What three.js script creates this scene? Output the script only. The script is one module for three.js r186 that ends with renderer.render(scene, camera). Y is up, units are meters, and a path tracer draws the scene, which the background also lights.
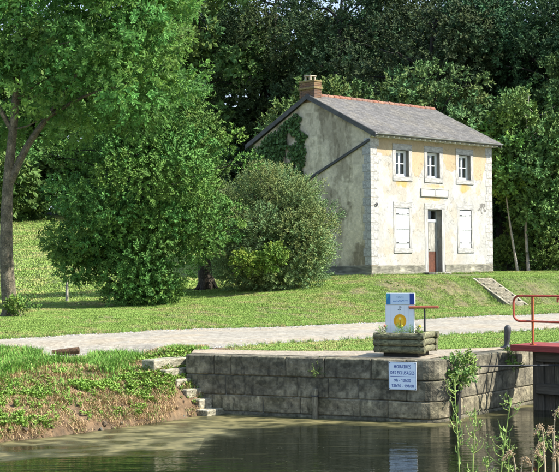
import * as THREE from 'three';
import { mergeGeometries } from 'three/addons/utils/BufferGeometryUtils.js';
import { RoundedBoxGeometry } from 'three/addons/geometries/RoundedBoxGeometry.js';

// ---------------------------------------------------------------- camera, sky, sun, exposure
const scene = new THREE.Scene();
const camera = new THREE.PerspectiveCamera(20.57, 1024 / 865, 0.1, 2000);
camera.position.set(0, 3.196, 0);
camera.rotation.order = 'YXZ';
camera.rotation.set(0.018, 0, -0.009);

const SUN = new THREE.Vector3();
{ const el = 44 * Math.PI / 180; SUN.set(0.975 * Math.cos(el), Math.sin(el), 0.222 * Math.cos(el)).normalize(); }
{ // clear, slightly hazy summer sky: pale near the horizon, blue overhead, milky round the sun
  const w = 256, h = 128, d = new Float32Array(w * h * 4), dir = new THREE.Vector3();
  for (let j = 0; j < h; j++) for (let i = 0; i < w; i++) {
    const el = ((j + 0.5) / h - 0.5) * Math.PI, az = ((i + 0.5) / w - 0.5) * 2 * Math.PI; dir.set(Math.cos(el) * Math.cos(az), Math.sin(el), Math.cos(el) * Math.sin(az));
    const up = Math.max(0, dir.y), t = Math.pow(1 - up, 4.5), c = Math.max(0, dir.dot(SUN)), halo = 0.35 * Math.pow(c, 6) + 0.5 * Math.pow(c, 40), k = (j * w + i) * 4;
    const z = [0.19, 0.29, 0.46], o = [0.53, 0.61, 0.70], s = [1, 0.95, 0.86]; for (let q = 0; q < 3; q++) d[k + q] = z[q] + (o[q] - z[q]) * t + s[q] * halo; d[k + 3] = 1;
  }
  const t = new THREE.DataTexture(d, w, h, THREE.RGBAFormat, THREE.FloatType); t.mapping = THREE.EquirectangularReflectionMapping; t.magFilter = t.minFilter = THREE.LinearFilter; t.wrapS = THREE.RepeatWrapping; t.needsUpdate = true;
  scene.background = t; scene.environment = t;
}
const sun = new THREE.DirectionalLight(new THREE.Color(1.0, 0.96, 0.89), 4.1);
sun.position.copy(SUN).multiplyScalar(150).add(new THREE.Vector3(0, 0, -45));
sun.target.position.set(0, 0, -45); sun.name = 'sun';
sun.castShadow = true; sun.shadow.mapSize.set(4096, 4096);
Object.assign(sun.shadow.camera, { left: -60, right: 60, top: 60, bottom: -60, near: 1, far: 320 });
scene.add(sun, sun.target);
const renderer = new THREE.WebGLRenderer({ antialias: true });
renderer.setSize(1024, 865);
renderer.toneMapping = THREE.LinearToneMapping;
renderer.toneMappingExposure = 2.35;
renderer.shadowMap.enabled = true;

// ---------------------------------------------------------------- helpers
let seed = 12345;
function rnd() { seed = (seed + 0x6D2B79F5) | 0; let t = Math.imul(seed ^ (seed >>> 15), 1 | seed); t = (t + Math.imul(t ^ (t >>> 7), 61 | t)) ^ t; return ((t ^ (t >>> 14)) >>> 0) / 4294967296; }
const rr = (a, b) => a + (b - a) * rnd();
function hash(x, y) { let h = Math.imul(x, 374761393) + Math.imul(y, 668265263); h = Math.imul(h ^ (h >>> 13), 1274126177); return ((h ^ (h >>> 16)) >>> 0) / 4294967296; }
function vn(x, y) { const xi = Math.floor(x), yi = Math.floor(y); let fx = x - xi, fy = y - yi; fx = fx * fx * (3 - 2 * fx); fy = fy * fy * (3 - 2 * fy); const a = hash(xi, yi), b = hash(xi + 1, yi), c = hash(xi, yi + 1), d = hash(xi + 1, yi + 1); return a + (b - a) * fx + (c - a) * fy + (a - b - c + d) * fx * fy; }
function fbm(x, y, o = 4) { let s = 0, a = 0.5, t = 0; for (let i = 0; i < o; i++) { s += a * vn(x, y); t += a; x = x * 2.03 + 17.3; y = y * 2.03 + 5.7; a *= 0.5; } return s / t; }
const clamp = (x, a = 0, b = 1) => Math.min(b, Math.max(a, x));
const ss = (a, b, x) => { const t = clamp((x - a) / (b - a)); return t * t * (3 - 2 * t); };
const lerp = (a, b, t) => a + (b - a) * t;
function table(t, x) { if (x <= t[0][0]) return t[0][1]; for (let i = 1; i < t.length; i++) if (x <= t[i][0]) return lerp(t[i - 1][1], t[i][1], (x - t[i - 1][0]) / (t[i][0] - t[i - 1][0])); return t[t.length - 1][1]; }
const V = (x, y, z) => new THREE.Vector3(x, y, z);
const col = (r, g, b) => new THREE.Color().setRGB(r, g, b);
const used = {};
function numbered(n) { const k = used[n] = (used[n] || 0) + 1; return k === 1 ? n : n + '_' + String(k - 1).padStart(3, '0'); }
function shade(o) { o.castShadow = true; o.receiveShadow = true; return o; }
function part(name, geo, mat, parent) { const m = shade(new THREE.Mesh(geo, mat)); m.name = name; parent.add(m); return m; }
function pgroup(name, parent) { const g = new THREE.Group(); g.name = name; parent.add(g); return g; }
function tag(o, label, category, group) { o.userData.label = label; o.userData.category = category; if (group) o.userData.group = group; return o; }
function thing(name, label, category, [x, y, z] = [0, 0, 0], turn = 0, group) { const o = new THREE.Group(); o.name = numbered(name); o.position.set(x, y, z); o.rotation.y = turn; scene.add(o); return tag(o, label, category, group); }
function setting(name, geo, mat) { const m = part(name, geo, mat, scene); m.userData.kind = 'structure'; return m; }
const box = (w, h, d, x = 0, y = 0, z = 0) => new THREE.BoxGeometry(w, h, d).translate(x, y, z);
const rbox = (w, h, d, r, x = 0, y = 0, z = 0) => new RoundedBoxGeometry(w, h, d, 1, r).translate(x, y, z);
const nonIndexed = g => g.index ? g.toNonIndexed() : g;
const merge = l => mergeGeometries(l.map(nonIndexed));
function tube(pts, r0, r1, sides = 6, seg = 0) { // tapered tube through points
  const curve = pts.length > 2 ? new THREE.CatmullRomCurve3(pts) : new THREE.LineCurve3(pts[0], pts[1]);
  const n = seg || Math.max(1, (pts.length - 1) * 3); const pos = [], uv = [], idx = [];
  let ref = V(0.31, 0.2, 0.93);
  for (let i = 0; i <= n; i++) {
    const t = i / n, p = curve.getPoint(t), d = curve.getTangent(t).normalize(); const a = ref.clone().addScaledVector(d, -ref.dot(d)).normalize(); ref = a.clone(); const b = d.clone().cross(a); const r = lerp(r0, r1, t);
    for (let k = 0; k <= sides; k++) { const q = k / sides * Math.PI * 2; const c = Math.cos(q) * r, s = Math.sin(q) * r; pos.push(p.x + a.x * c + b.x * s, p.y + a.y * c + b.y * s, p.z + a.z * c + b.z * s); uv.push(k / sides * r0 * 6.28, t * curve.getLength()); }
  }
  for (let i = 0; i < n; i++) for (let k = 0; k < sides; k++) { const a = i * (sides + 1) + k, b = a + sides + 1; idx.push(a, a + 1, b, a + 1, b + 1, b); }
  const g = new THREE.BufferGeometry(); g.setAttribute('position', new THREE.Float32BufferAttribute(pos, 3)); g.setAttribute('uv', new THREE.Float32BufferAttribute(uv, 2)); g.setIndex(idx); g.computeVertexNormals(); return g;
}
function noiseTex(n, fn, repeat, srgb = true) {
  const d = new Uint8Array(n * n * 4);
  for (let j = 0; j < n; j++) for (let i = 0; i < n; i++) { const c = fn(i / n, j / n); const k = (j * n + i) * 4; for (let q = 0; q < 3; q++) d[k + q] = clamp(Array.isArray(c) ? c[q] : c) * 255; d[k + 3] = 255; }
  const t = new THREE.DataTexture(d, n, n); t.magFilter = THREE.LinearFilter; t.minFilter = THREE.LinearMipmapLinearFilter; t.generateMipmaps = true; t.wrapS = t.wrapT = THREE.RepeatWrapping; if (srgb) t.colorSpace = THREE.SRGBColorSpace; if (repeat) t.repeat.set(repeat, repeat); t.needsUpdate = true; return t;
}
// tileable fbm
function tfbm(u, v, f, o = 4) { let s = 0, a = 0.5, t = 0; for (let i = 0; i < o; i++) { const F = f * (1 << i); const x = u * F, y = v * F; const xi = Math.floor(x), yi = Math.floor(y); let fx = x - xi, fy = y - yi; fx = fx * fx * (3 - 2 * fx); fy = fy * fy * (3 - 2 * fy); const m = k => ((k % F) + F) % F; const h = (p, q) => hash(m(p) + 71 * i, m(q) + 131 * i); s += a * (h(xi, yi) * (1 - fx) * (1 - fy) + h(xi + 1, yi) * fx * (1 - fy) + h(xi, yi + 1) * (1 - fx) * fy + h(xi + 1, yi + 1) * fx * fy); t += a; a *= 0.55; } return s / t; }
const P = (X, D, y) => V(X, y, -D); // east, distance from the near bank, height

// ---------------------------------------------------------------- shared textures and materials
const grainTex = noiseTex(512, (u, v) => 0.72 + 0.34 * (tfbm(u, v, 16, 5) - 0.5) + 0.25 * (tfbm(u, v, 4, 3) - 0.5));
const bumpTex = noiseTex(512, (u, v) => tfbm(u, v, 24, 5), 0, false);
const stoneTex = noiseTex(512, (u, v) => { const a = tfbm(u, v, 8, 5), b = tfbm(u + 0.37, v + 0.11, 4, 4), c = tfbm(u, v + 0.5, 32, 3); const l = clamp((a - 0.57) * 6) * 0.12, k = clamp((b - 0.52) * 4) * 0.16; const st = ss(0.5, 0.68, tfbm(u, v * 0.22, 32, 3)) * 0.11, g = 0.72 + (c - 0.5) * 0.4 + (a - 0.5) * 0.26 - st; return [g + l - k * 0.9, g + l - k * 0.85, (g + l) * 0.95 - k * 0.95]; });
function withRep(t, r) { const c = t.clone(); c.repeat.set(r, r); c.needsUpdate = true; return c; }
const std = (c, o = {}) => new THREE.MeshStandardMaterial(Object.assign({ color: c, roughness: 0.9 }, o));
const granite = std(col(0.74, 0.71, 0.65), { map: withRep(grainTex, 0.6), bumpMap: withRep(bumpTex, 1), bumpScale: 0.004 });
const graniteB = std(col(0.7, 0.675, 0.62), { map: withRep(grainTex, 0.7), bumpMap: withRep(bumpTex, 1), bumpScale: 0.004 });
const quayMats = [[0.50, 0.43, 0.31], [0.36, 0.315, 0.235], [0.42, 0.365, 0.28], [0.53, 0.45, 0.32], [0.30, 0.265, 0.2]].map((c, i) => { const m = std(col(...c), { map: withRep(stoneTex, 0.55), bumpMap: withRep(bumpTex, 1.2), bumpScale: 0.012, roughness: 0.95 }); m.map.offset.set(i * 0.23, i * 0.41); return m; });
const mortar = std(col(0.2, 0.19, 0.16), { bumpMap: withRep(bumpTex, 2), bumpScale: 0.01 });
const whitePaint = std(col(0.78, 0.78, 0.76), { roughness: 0.6 });
const oldWhite = std(col(0.7, 0.69, 0.64), { roughness: 0.7, map: withRep(grainTex, 1) });
const glass = new THREE.MeshPhysicalMaterial({ color: col(0.8, 0.85, 0.85), roughness: 0.03, transmission: 1, thickness: 0, ior: 1.5 });
const redPaint = std(col(0.72, 0.12, 0.055), { roughness: 0.5, map: withRep(grainTex, 1.5) });
const orangePaint = std(col(0.75, 0.19, 0.055), { roughness: 0.55, map: withRep(grainTex, 1.5) });
const redDeck = std(col(0.5, 0.075, 0.06), { roughness: 0.75, map: withRep(grainTex, 1.5) });
const darkTimber = std(col(0.22, 0.18, 0.13), { map: withRep(grainTex, 1), bumpMap: withRep(bumpTex, 1), bumpScale: 0.01 });
const blackTimber = std(col(0.07, 0.062, 0.05), { map: withRep(grainTex, 1), bumpMap: withRep(bumpTex, 1), bumpScale: 0.01 });
const steelGrey = std(col(0.11, 0.11, 0.11), { roughness: 0.55, metalness: 0.3, map: withRep(grainTex, 2) });
const bark = std(col(0.34, 0.28, 0.20), { map: withRep(stoneTex, 1.2), bumpMap: withRep(bumpTex, 1.5), bumpScale: 0.03 });
const darkBark = std(col(0.075, 0.06, 0.045), { map: withRep(stoneTex, 1.2), bumpMap: withRep(bumpTex, 1.5), bumpScale: 0.03 });
const paleWood = std(col(0.75, 0.68, 0.55), { map: withRep(grainTex, 1) });

// ---------------------------------------------------------------- ground form
const HX = 3.914, HD = 55.488, HPHI = Math.PI / 2 - 0.791; // house corner and turn
const FU = [Math.sin(0.791), Math.cos(0.791)];            // along the facade (X, D)
const FN = [Math.cos(0.791), -Math.sin(0.791)];           // out of the facade
const hu = (X, D) => (X - HX) * FU[0] + (D - HD) * FU[1], hs = (X, D) => (X - HX) * FN[0] + (D - HD) * FN[1];
const CORNER = [3.02, 25.2], WALL_A = [-2.0, 27.45], WD1 = [0.911, -0.412], WD2 = [0.6, 0.8];
// water outline: [X, D, kind of the edge that starts here]
const canal = [[-60, 0, 'b'], [-25, 12, 'b'], [-12, 18.2, 'b'], [-7.5, 21, 'b'], [-4.99, 23.1, 'b'], [-4.05, 23.9, 'b'], [-2.75, 25.35, 'b'], [-1.95, 26.4, 'b'], [-1.5, 27.2, 'w'], [3.02, 25.2, 'w'], [12, 37.17, 'w'], [16.2, 34.05, 'w'], [7.2, 22.1, 'w'], [13, 19.5, 'w'], [60, 12, 'b'], [60, 5, 'n'], [20, 10.5, 'n'], [3, 13, 'n'], [-10, 9, 'n'], [-60, -12, 'n']];
function canalInfo(X, D) {
  let inside = false, best = 1e9, kind = 'b';
  for (let i = 0, j = canal.length - 1; i < canal.length; j = i++) {
    const a = canal[j], b = canal[i];
    if ((b[1] > D) !== (a[1] > D) && X < (a[0] - b[0]) * (D - b[1]) / (a[1] - b[1]) + b[0]) inside = !inside;
    const dx = b[0] - a[0], dy = b[1] - a[1]; const t = clamp(((X - a[0]) * dx + (D - a[1]) * dy) / (dx * dx + dy * dy)); const d = Math.hypot(X - a[0] - dx * t, D - a[1] - dy * t);
    if (d < best) { best = d; kind = a[2]; }
  }
  return [inside, best, kind];
}
const crest = [[-40, 0.25], [-14, 0.36], [-9.3, 0.6], [-5, 0.95], [-3, 1.1], [0, 1.13], [14, 1.13], [30, 0.9]];
function land(X, D) {
  const u = hu(X, D), s = hs(X, D);
  const toe = table([[-14, 10], [-6, 7.5], [0, 5.75], [10, 5.75], [20, 6]], u), top = table([[-14, 4], [-6, 2.5], [0, 3.7], [10, 3.7]], u);
  let h = 1.22 + table(crest, u) * (1 - ss(top, toe, s)) + 0.1 * (1 - ss(0, 3.8, s)) * ss(-6, 0, u);
  { const st = lerp(54, 64, ss(-1, 4, X)), w = 1 - 0.45 * ss(-3, 6, X); const t = clamp(D - st, 0, 56); h += w * 4.3 * Math.pow(t / 48, 1.35); }
  if (D < 20) h = 1.22;
  h += (fbm(X * 0.6, D * 0.6, 3) - 0.5) * 0.09 * ss(36, 42, D + Math.abs(X) * 0.2);
  return h;
}
const onSteps = (X, D) => { const dx = X - 9.3, dd = D - 52.7, a = dx * 0.711 + dd * 0.703, b = dx * 0.703 - dd * 0.711; return a > -0.16 && a < 1.16 && b < 0.3 && b > -2.2; };
function ground(X, D) {
  let h = land(X, D);
  if (onSteps(X, D)) h -= 0.14;
  if (D > 45 || Math.abs(X) > 61) return h;
  const [inside, d, kind] = canalInfo(X, D);
  if (inside) return kind === 'w' ? -1.2 : Math.max(-1.2, -0.05 - d * 0.45);
  if (kind === 'w') return d < 0.3 ? -1.2 : h - 0.03 * (1 - ss(0.5, 1.2, d));
  if (kind === 'n') return lerp(0.0, 1.2, ss(0, 2.2, d)) - 0.02;
  const bw = table([[-5, 2.9], [-3.2, 1.9], [-2.4, 0.9]], X);
  let b = 0.08 * ss(0, 0.12, d) + 0.86 * Math.pow(clamp(d / bw), 0.8) + 0.26 * ss(bw * 0.9, bw * 2.2, d) + (fbm(X * 2.2, D * 2.2, 4) - 0.5) * 0.22 * ss(0, 0.4, d) * (1 - ss(bw, bw * 2, d));
  b = Math.max(b, 0.01 + d * 0.02);
  return lerp(Math.min(h, b), h, ss(bw * 1.5, bw * 2.3, d));
}
function axis(parts) { const o = []; for (const [a, b, st] of parts) { const n = Math.round((b - a) / st); for (let i = 0; i < n; i++) o.push(a + (b - a) * i / n); } o.push(parts[parts.length - 1][1]); return o; }
const roadFar = [[-40, 12], [-12, 27.6], [-7, 32.5], [-3.4, 36.2], [0.57, 38.4], [5.9, 42.7], [9.8, 45.8], [24, 57], [40, 69]];
const roadNear = [[-40, 9], [-12, 25.2], [-6.4, 29.5], [-4.4, 29.6], [-2.6, 29.1], [-1.7, 29.0], [-1.0, 29.4], [0.46, 30.7], [2.97, 32.3], [5.16, 33.7], [7.53, 35.2], [14, 39.6], [24, 47], [40, 59]];
const quayFar = [[-3, 29.0], [-1.7, 29.0], [-1.2, 28.55], [0.42, 28.05], [2.15, 27.9], [4.36, 28.3], [5.83, 29.3], [7, 31]];
const edgeN = (X, k) => (fbm(X * 1.1 + k * 31, k * 7, 3) - 0.5) * 0.55 + (vn(X * 5, k * 3) - 0.5) * 0.12;
const rF = X => table(roadFar, X) + edgeN(X, 1), rN = X => table(roadNear, X) + edgeN(X, 2) * (X < -0.8 ? 0.5 : 1), qF = X => table(quayFar, X) + edgeN(X, 3) * 0.6;
const wallBack = X => Math.max(27.45 - 0.452 * (X + 2.0) + 0.40, X > 2.6 ? 25.2 + (X - 3.02) * 1.3333 + 0.62 : 0);
function zone(X, D) { // what grows here
  if (D > rN(X) && D < rF(X)) return 'road';
  if (X > -2.3 && X < 6.5 && D < qF(X)) return 'quay';
  if (onSteps(X, D)) return 'steps'; const u = hu(X, D), s = hs(X, D); if (u > 0 && u < 8.68 && s < 0.05 && s > -7.3) return 'house';
  return 'grass';
}
// ---------------------------------------------------------------- ground mesh
{
  const xs = axis([[-150, -40, 8], [-40, -12, 1.4], [-12, 11, 0.13], [11, 24, 0.6], [24, 60, 4], [60, 150, 10]]);
  const ds = axis([[-40, 8, 4], [8, 19, 0.5], [19, 36, 0.13], [36, 62, 0.3], [62, 115, 1.4], [115, 330, 9]]);
  const pos = [], c = [], uv = [], idx = [];
  for (const D of ds) for (const X of xs) {
    const y = ground(X, D); pos.push(X, y, -D); uv.push(X, D);
    const n = fbm(X * 0.35, D * 0.35, 4), m = fbm(X * 1.7 + 9, D * 1.7, 4), f = fbm(X * 6, D * 6, 3);
    let k = [0.215, 0.275, 0.072];
    const dry = clamp((m - 0.46) * 4 + (n - 0.5) * 3);
    k = k.map((q, i) => lerp(q, [0.30, 0.24, 0.12][i], dry * 0.8));
    if (D < 33 && X < -1.0) { // canal bank: bare reddish earth with straw
      const [ins, d, kd] = canalInfo(X, D);
      if (kd === 'b') { const w = (1 - ss(1.6, 3.6, d + (m - 0.5) * 2.0)); k = k.map((q, i) => lerp(q, lerp([0.38, 0.23, 0.12][i], [0.24, 0.16, 0.08][i], f), w)); if (ins) k = [0.2, 0.15, 0.09]; }
    }
    if (D > 56 && X < 4 && D < 104) { const q = 0.8 + 0.4 * m; k = [0.23 * q, 0.29 * q, 0.08 * q]; }
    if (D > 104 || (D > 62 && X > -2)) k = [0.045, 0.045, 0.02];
    const g = 0.75 + 0.5 * f; c.push(k[0] * g, k[1] * g, k[2] * g);
  }
  const nx = xs.length; for (let j = 0; j < ds.length - 1; j++) for (let i = 0; i < nx - 1; i++) { const a = j * nx + i; idx.push(a, a + 1, a + nx, a + 1, a + nx + 1, a + nx); }
  const g = new THREE.BufferGeometry(); g.setAttribute('position', new THREE.Float32BufferAttribute(pos, 3)); g.setAttribute('color', new THREE.Float32BufferAttribute(c, 3)); g.setAttribute('uv', new THREE.Float32BufferAttribute(uv, 2)); g.setIndex(idx); g.computeVertexNormals();
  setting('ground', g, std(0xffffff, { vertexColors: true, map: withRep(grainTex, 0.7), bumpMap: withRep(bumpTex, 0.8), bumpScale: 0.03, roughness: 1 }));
}
// gravel road and quay path
function strip(name, x0, x1, st, lo, hi, rows, lift, mat) {
  const pos = [], uv = [], idx = [], n = Math.round((x1 - x0) / st);
  for (let i = 0; i <= n; i++) { const X = lerp(x0, x1, i / n), a = lo(X), b = Math.max(a + 0.02, hi(X)); for (let j = 0; j <= rows; j++) { const D = lerp(a, b, j / rows); const r = (name === 'quay_path' ? 0.004 : 0.02) * Math.sin(Math.PI * j / rows); pos.push(X, (name === 'quay_path' ? land(X, D) : ground(X, D)) + lift + r, -D); uv.push(X, D); } }
  for (let i = 0; i < n; i++) for (let j = 0; j < rows; j++) { const a = i * (rows + 1) + j, b = a + rows + 1; idx.push(a, b, a + 1, b, b + 1, a + 1); }
  const g = new THREE.BufferGeometry(); g.setAttribute('position', new THREE.Float32BufferAttribute(pos, 3)); g.setAttribute('uv', new THREE.Float32BufferAttribute(uv, 2)); g.setIndex(idx); g.computeVertexNormals(); return setting(name, g, mat);
}
const gravelTex = noiseTex(1024, (u, v) => { const a = tfbm(u, v, 4, 3), b = tfbm(u, v, 64, 3), c = tfbm(u + 0.3, v, 16, 3); const g = 0.74 + (b - 0.5) * 0.34 + (a - 0.5) * 0.12 + (c - 0.5) * 0.08; const w = clamp((a - 0.5) * 4) * 0.08; return [g + 0.03, g + 0.01 - w * 0.3, g - 0.035 - w * 0.7]; });
const gravel = std(col(0.56, 0.53, 0.485), { map: withRep(gravelTex, 0.2), bumpMap: withRep(bumpTex, 2), bumpScale: 0.012, roughness: 1 });
const quayDirt = std(col(0.58, 0.52, 0.44), { map: withRep(gravelTex, 0.33), bumpMap: withRep(bumpTex, 2), bumpScale: 0.012, roughness: 1 });
strip('gravel_road', -40, 40, 0.16, rN, rF, 24, 0.008, gravel);
strip('quay_path', -1.9, 6.3, 0.08, X => wallBack(X) - 0.05, qF, 16, 0.002, quayDirt);
// water with a film of pollen and scum drifting against the bank and the quay
{
  const n = 1024, x0 = -14, x1 = 12, d0 = 12, d1 = 34; const c = new Uint8Array(n * n * 4), r = new Uint8Array(n * n * 4);
  for (let j = 0; j < n; j++) for (let i = 0; i < n; i++) {
    const X = lerp(x0, x1, i / n), D = lerp(d0, d1, j / n); const [ins, d, kind] = canalInfo(X, D);
    let reach = X < -1.4 ? table([[-6, 1.0], [-4, 1.5], [-2.5, 2.4], [-1.4, 3.0]], X) : table([[-1.4, 2.7], [0, 1.7], [1.5, 0.85], [2.8, 0.5], [3.5, 0.45], [5, 0.5]], X);
    const wob = (fbm(X * 0.9, D * 1.3, 5) - 0.5) * 2.6 * Math.min(1, reach); let m = ins && D > 20 ? ss(reach + 0.6, reach - 0.6, d + wob) : 0;
    const patch = ss(0.25, 0.7, fbm(X * 3.2 + 4, D * 4.0, 5)); m *= 0.4 + 0.6 * patch;
    const streak = ss(0.62, 0.7, fbm(X * 0.5 + 20, D * 4.2, 4)) * 0.16 * (D > 20 && d < 4.5 ? 1 : 0); m = Math.max(m, streak);
    const sp = hash(i, j); if (sp > 0.9985) m = Math.max(m, 0.7);
    const fine = 0.75 + 0.5 * fbm(X * 9, D * 12, 3); const k = (j * n + i) * 4;
    const film = [0.45 * fine, 0.42 * fine, 0.28 * fine], deep = [0.09, 0.105, 0.06];
    for (let q = 0; q < 3; q++) c[k + q] = clamp(lerp(deep[q], film[q], m)) * 255; c[k + 3] = 255;
    r[k] = r[k + 1] = r[k + 2] = lerp(0.035, 0.6, m) * 255; r[k + 3] = 255;
  }
  const mk = (a, s) => { const t = new THREE.DataTexture(a, n, n); t.magFilter = THREE.LinearFilter; t.minFilter = THREE.LinearMipmapLinearFilter; t.generateMipmaps = true; if (s) t.colorSpace = THREE.SRGBColorSpace; t.needsUpdate = true; return t; };
  const g = new THREE.PlaneGeometry(140, 60, 1, 1).rotateX(-Math.PI / 2).translate(0, 0, -12); const uv = g.attributes.uv, p = g.attributes.position;
  for (let i = 0; i < p.count; i++) uv.setXY(i, (p.getX(i) - x0) / (x1 - x0), (-p.getZ(i) - d0) / (d1 - d0));
  const ripple = noiseTex(512, (u, v) => tfbm(u, v, 6, 4), 0, false); ripple.repeat.set(26 / 2.2, 22 / 0.7);
  setting('canal_water', g, new THREE.MeshPhysicalMaterial({ color: 0xffffff, map: mk(c, true), roughnessMap: mk(r, false), roughness: 1, ior: 1.33, bumpMap: ripple, bumpScale: 0.0045 }));
}

// ---------------------------------------------------------------- quay wall of dressed blocks
const quay = thing('quay_wall', 'grey stone block quay wall with rounded corner standing in the canal water', 'wall');
const RAD = 0.42, TT = RAD * Math.tan(0.675), LEN1 = Math.hypot(CORNER[0] - WALL_A[0], CORNER[1] - WALL_A[1]) - TT, ARC = RAD * 1.35, LEN2 = 6.2;
function path(s) { // [X, D, nX, nD]
  if (s < LEN1) return [WALL_A[0] + WD1[0] * s, WALL_A[1] + WD1[1] * s, -0.412, -0.911];
  const a0 = Math.atan2(-0.911, -0.412), a1 = Math.atan2(-0.6, 0.8); const sx = WALL_A[0] + WD1[0] * LEN1 + 0.412 * RAD, sd = WALL_A[1] + WD1[1] * LEN1 + 0.911 * RAD;
  if (s < LEN1 + ARC) { const a = lerp(a0, a1, (s - LEN1) / ARC); return [sx + Math.cos(a) * RAD, sd + Math.sin(a) * RAD, Math.cos(a), Math.sin(a)]; }
  const t = s - LEN1 - ARC; return [sx + Math.cos(a1) * RAD + WD2[0] * t, sd + Math.sin(a1) * RAD + WD2[1] * t, 0.8, -0.6];
}
function block(s0, s1, y0, y1, out, back, rough = 0.012) {
  const st = []; st.push(s0, s0 + 0.02); const arc = s1 > LEN1 && s0 < LEN1 + ARC; const n = arc ? 8 : 5; for (let i = 1; i < n; i++) st.push(lerp(s0 + 0.02, s1 - 0.02, i / n)); st.push(s1 - 0.02, s1);
  const c = 0.022, pos = [], uv = [], idx = [], k0 = rnd() * 100; const K = 8;
  st.forEach((s, i) => {
    const end = i === 0 || i === st.length - 1; const [X, D, nx, nd] = path(s); const o = out - (end ? c : 0); const j = (q) => (vn(s * 4 + k0, q * 5) - 0.5) * rough * 2;
    const sec = [[-back, y0], [o - c, y0], [o + j(1) * 0.5, y0 + c], [o + j(2), lerp(y0, y1, 0.36)], [o + j(3), lerp(y0, y1, 0.68)], [o + j(4) * 0.5, y1 - c], [o - c, y1 + j(5) * 0.4], [-back, y1]];
    let l = 0; sec.forEach(([q, y], m) => { pos.push(X + nx * q, y, -(D + nd * q)); if (m) l += Math.hypot(q - sec[m - 1][0], y - sec[m - 1][1]); uv.push(s + k0, l); });
  });
  for (let i = 0; i < st.length - 1; i++) for (let m = 0; m < K; m++) { const a = i * K + m, b = i * K + (m + 1) % K; idx.push(a, a + K, b, b, a + K, b + K); }
  for (const [o, f] of [[0, 1], [(st.length - 1) * K, 0]]) for (let m = 1; m < K - 1; m++) f ? idx.push(o, o + m, o + m + 1) : idx.push(o, o + m + 1, o + m);
  const g = new THREE.BufferGeometry(); g.setAttribute('position', new THREE.Float32BufferAttribute(pos, 3)); g.setAttribute('uv', new THREE.Float32BufferAttribute(uv, 2)); g.setIndex(idx); const q = g.toNonIndexed(); q.computeVertexNormals(); return q;
}
{
  const TOT = LEN1 + ARC + LEN2, slotS = LEN1 + ARC + 0.98;
  const rows = [[0.81, 1.215, [0.62, 0.4, 1.15, 0.8, 1.0, 0.7]], [0.40, 0.81, [0.95, 0.45, 1.2, 0.7, 0.6, 1.0]], [0.06, 0.40, [0.6, 1.15, 0.8, 1.2, 0.55, 0.9]], [-0.5, 0.06, [1.4, 1.6, 1.2, 1.5]]];
  rows.forEach(([y0, y1, lens], r) => {
    let s = 0, i = 0;
    while (s < TOT - 0.1) {
      let e = Math.min(TOT, s + lens[i % lens.length] * rr(0.92, 1.08)); if (TOT - e < 0.3) e = TOT;
      if (r === 0 && s < slotS && e > slotS) e = slotS;
      if (r === 0 && Math.abs(s - slotS) < 0.01) { e = s + 0.24; part('coping_stone', block(s, e, 1.06, y1, 0.012, 0.45), quayMats[2], quay); s = e; i++; continue; }
      const corner = s < LEN1 + ARC && e > LEN1; if (corner) e = Math.max(e, LEN1 + ARC + 0.06 + r * 0.05);
      part(r === 0 ? 'coping_stone' : 'stone_block', block(s + 0.005, e - 0.005, y0 + 0.004, y1 - (r ? 0.004 : 0), (r === 0 ? 0.012 : 0) + rr(-0.008, 0.008), 0.45), quayMats[[[1, 2, 4], [4, 1, 4, 2], [0, 3, 0, 2], [4]][r][Math.floor(rnd() * (r === 3 ? 1 : 3))]], quay); s = e; i++;
    }
  });
  part('mortar_core', block(0.01, TOT - 0.05, -1.0, 1.04, -0.032, 0.43, 0), mortar, quay);
}
// timber fender and rubbing post against the quay
function onQuay(s, out, y) { const [X, D, nx, nd] = path(s); return { p: V(X + nx * out, y, -(D + nd * out)), turn: Math.atan2(nx, -nd) }; }
{
  const a = onQuay(2.98, 0.075, 0); const o = thing('fender_post', 'slim weathered grey timber fender standing upright against the shaded quay wall', 'post', [a.p.x, -0.6, a.p.z], a.turn);
  part('post', rbox(0.11, 1.2, 0.09, 0.02, 0, 0.6, 0), std(col(0.42, 0.37, 0.28), { map: withRep(stoneTex, 1) }), o); part('strap', box(0.13, 0.03, 0.105, 0, 1.05, 0), steelGrey, o);
  const b = onQuay(LEN1 + ARC + 0.28, 0.09, 0); const q = thing('mooring_post', 'black timber mooring post standing in the water under the leafy wall plant', 'post', [b.p.x, -0.7, b.p.z], b.turn);
  part('post', rbox(0.13, 1.5, 0.13, 0.02, 0, 0.75, 0), blackTimber, q); part('band', box(0.15, 0.05, 0.15, 0, 1.28, 0), steelGrey, q);
}
// steps down the bank to the water beside the quay
{
  const o = thing('bank_steps', 'five worn stone steps going down the grassy bank to the water beside the quay wall', 'steps');
  const q = [0.8, -0.6], e = [-0.6, -0.8];
  for (let k = 0; k < 6; k++) {
    const y = 1.12 - 0.2 * k, R = [-2.02 + q[0] * 0.255 * k, 27.98 - q[1] * -0.2 * k], L = 0.98 - 0.03 * k + rr(-0.1, 0.1);
    const m = part('step', rbox(0.36, 0.24, L, 0.03, -0.18, -0.12, L / 2), quayMats[[3, 0, 3, 0, 3, 2][k]], o);
    m.material = m.material.clone(); m.material.color = col(0.78, 0.70, 0.56);
    m.position.set(R[0] + rr(-0.02, 0.02), y, -R[1]); m.rotation.y = Math.atan2(e[0], -e[1]) + rr(-0.04, 0.04);
  }
}

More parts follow.
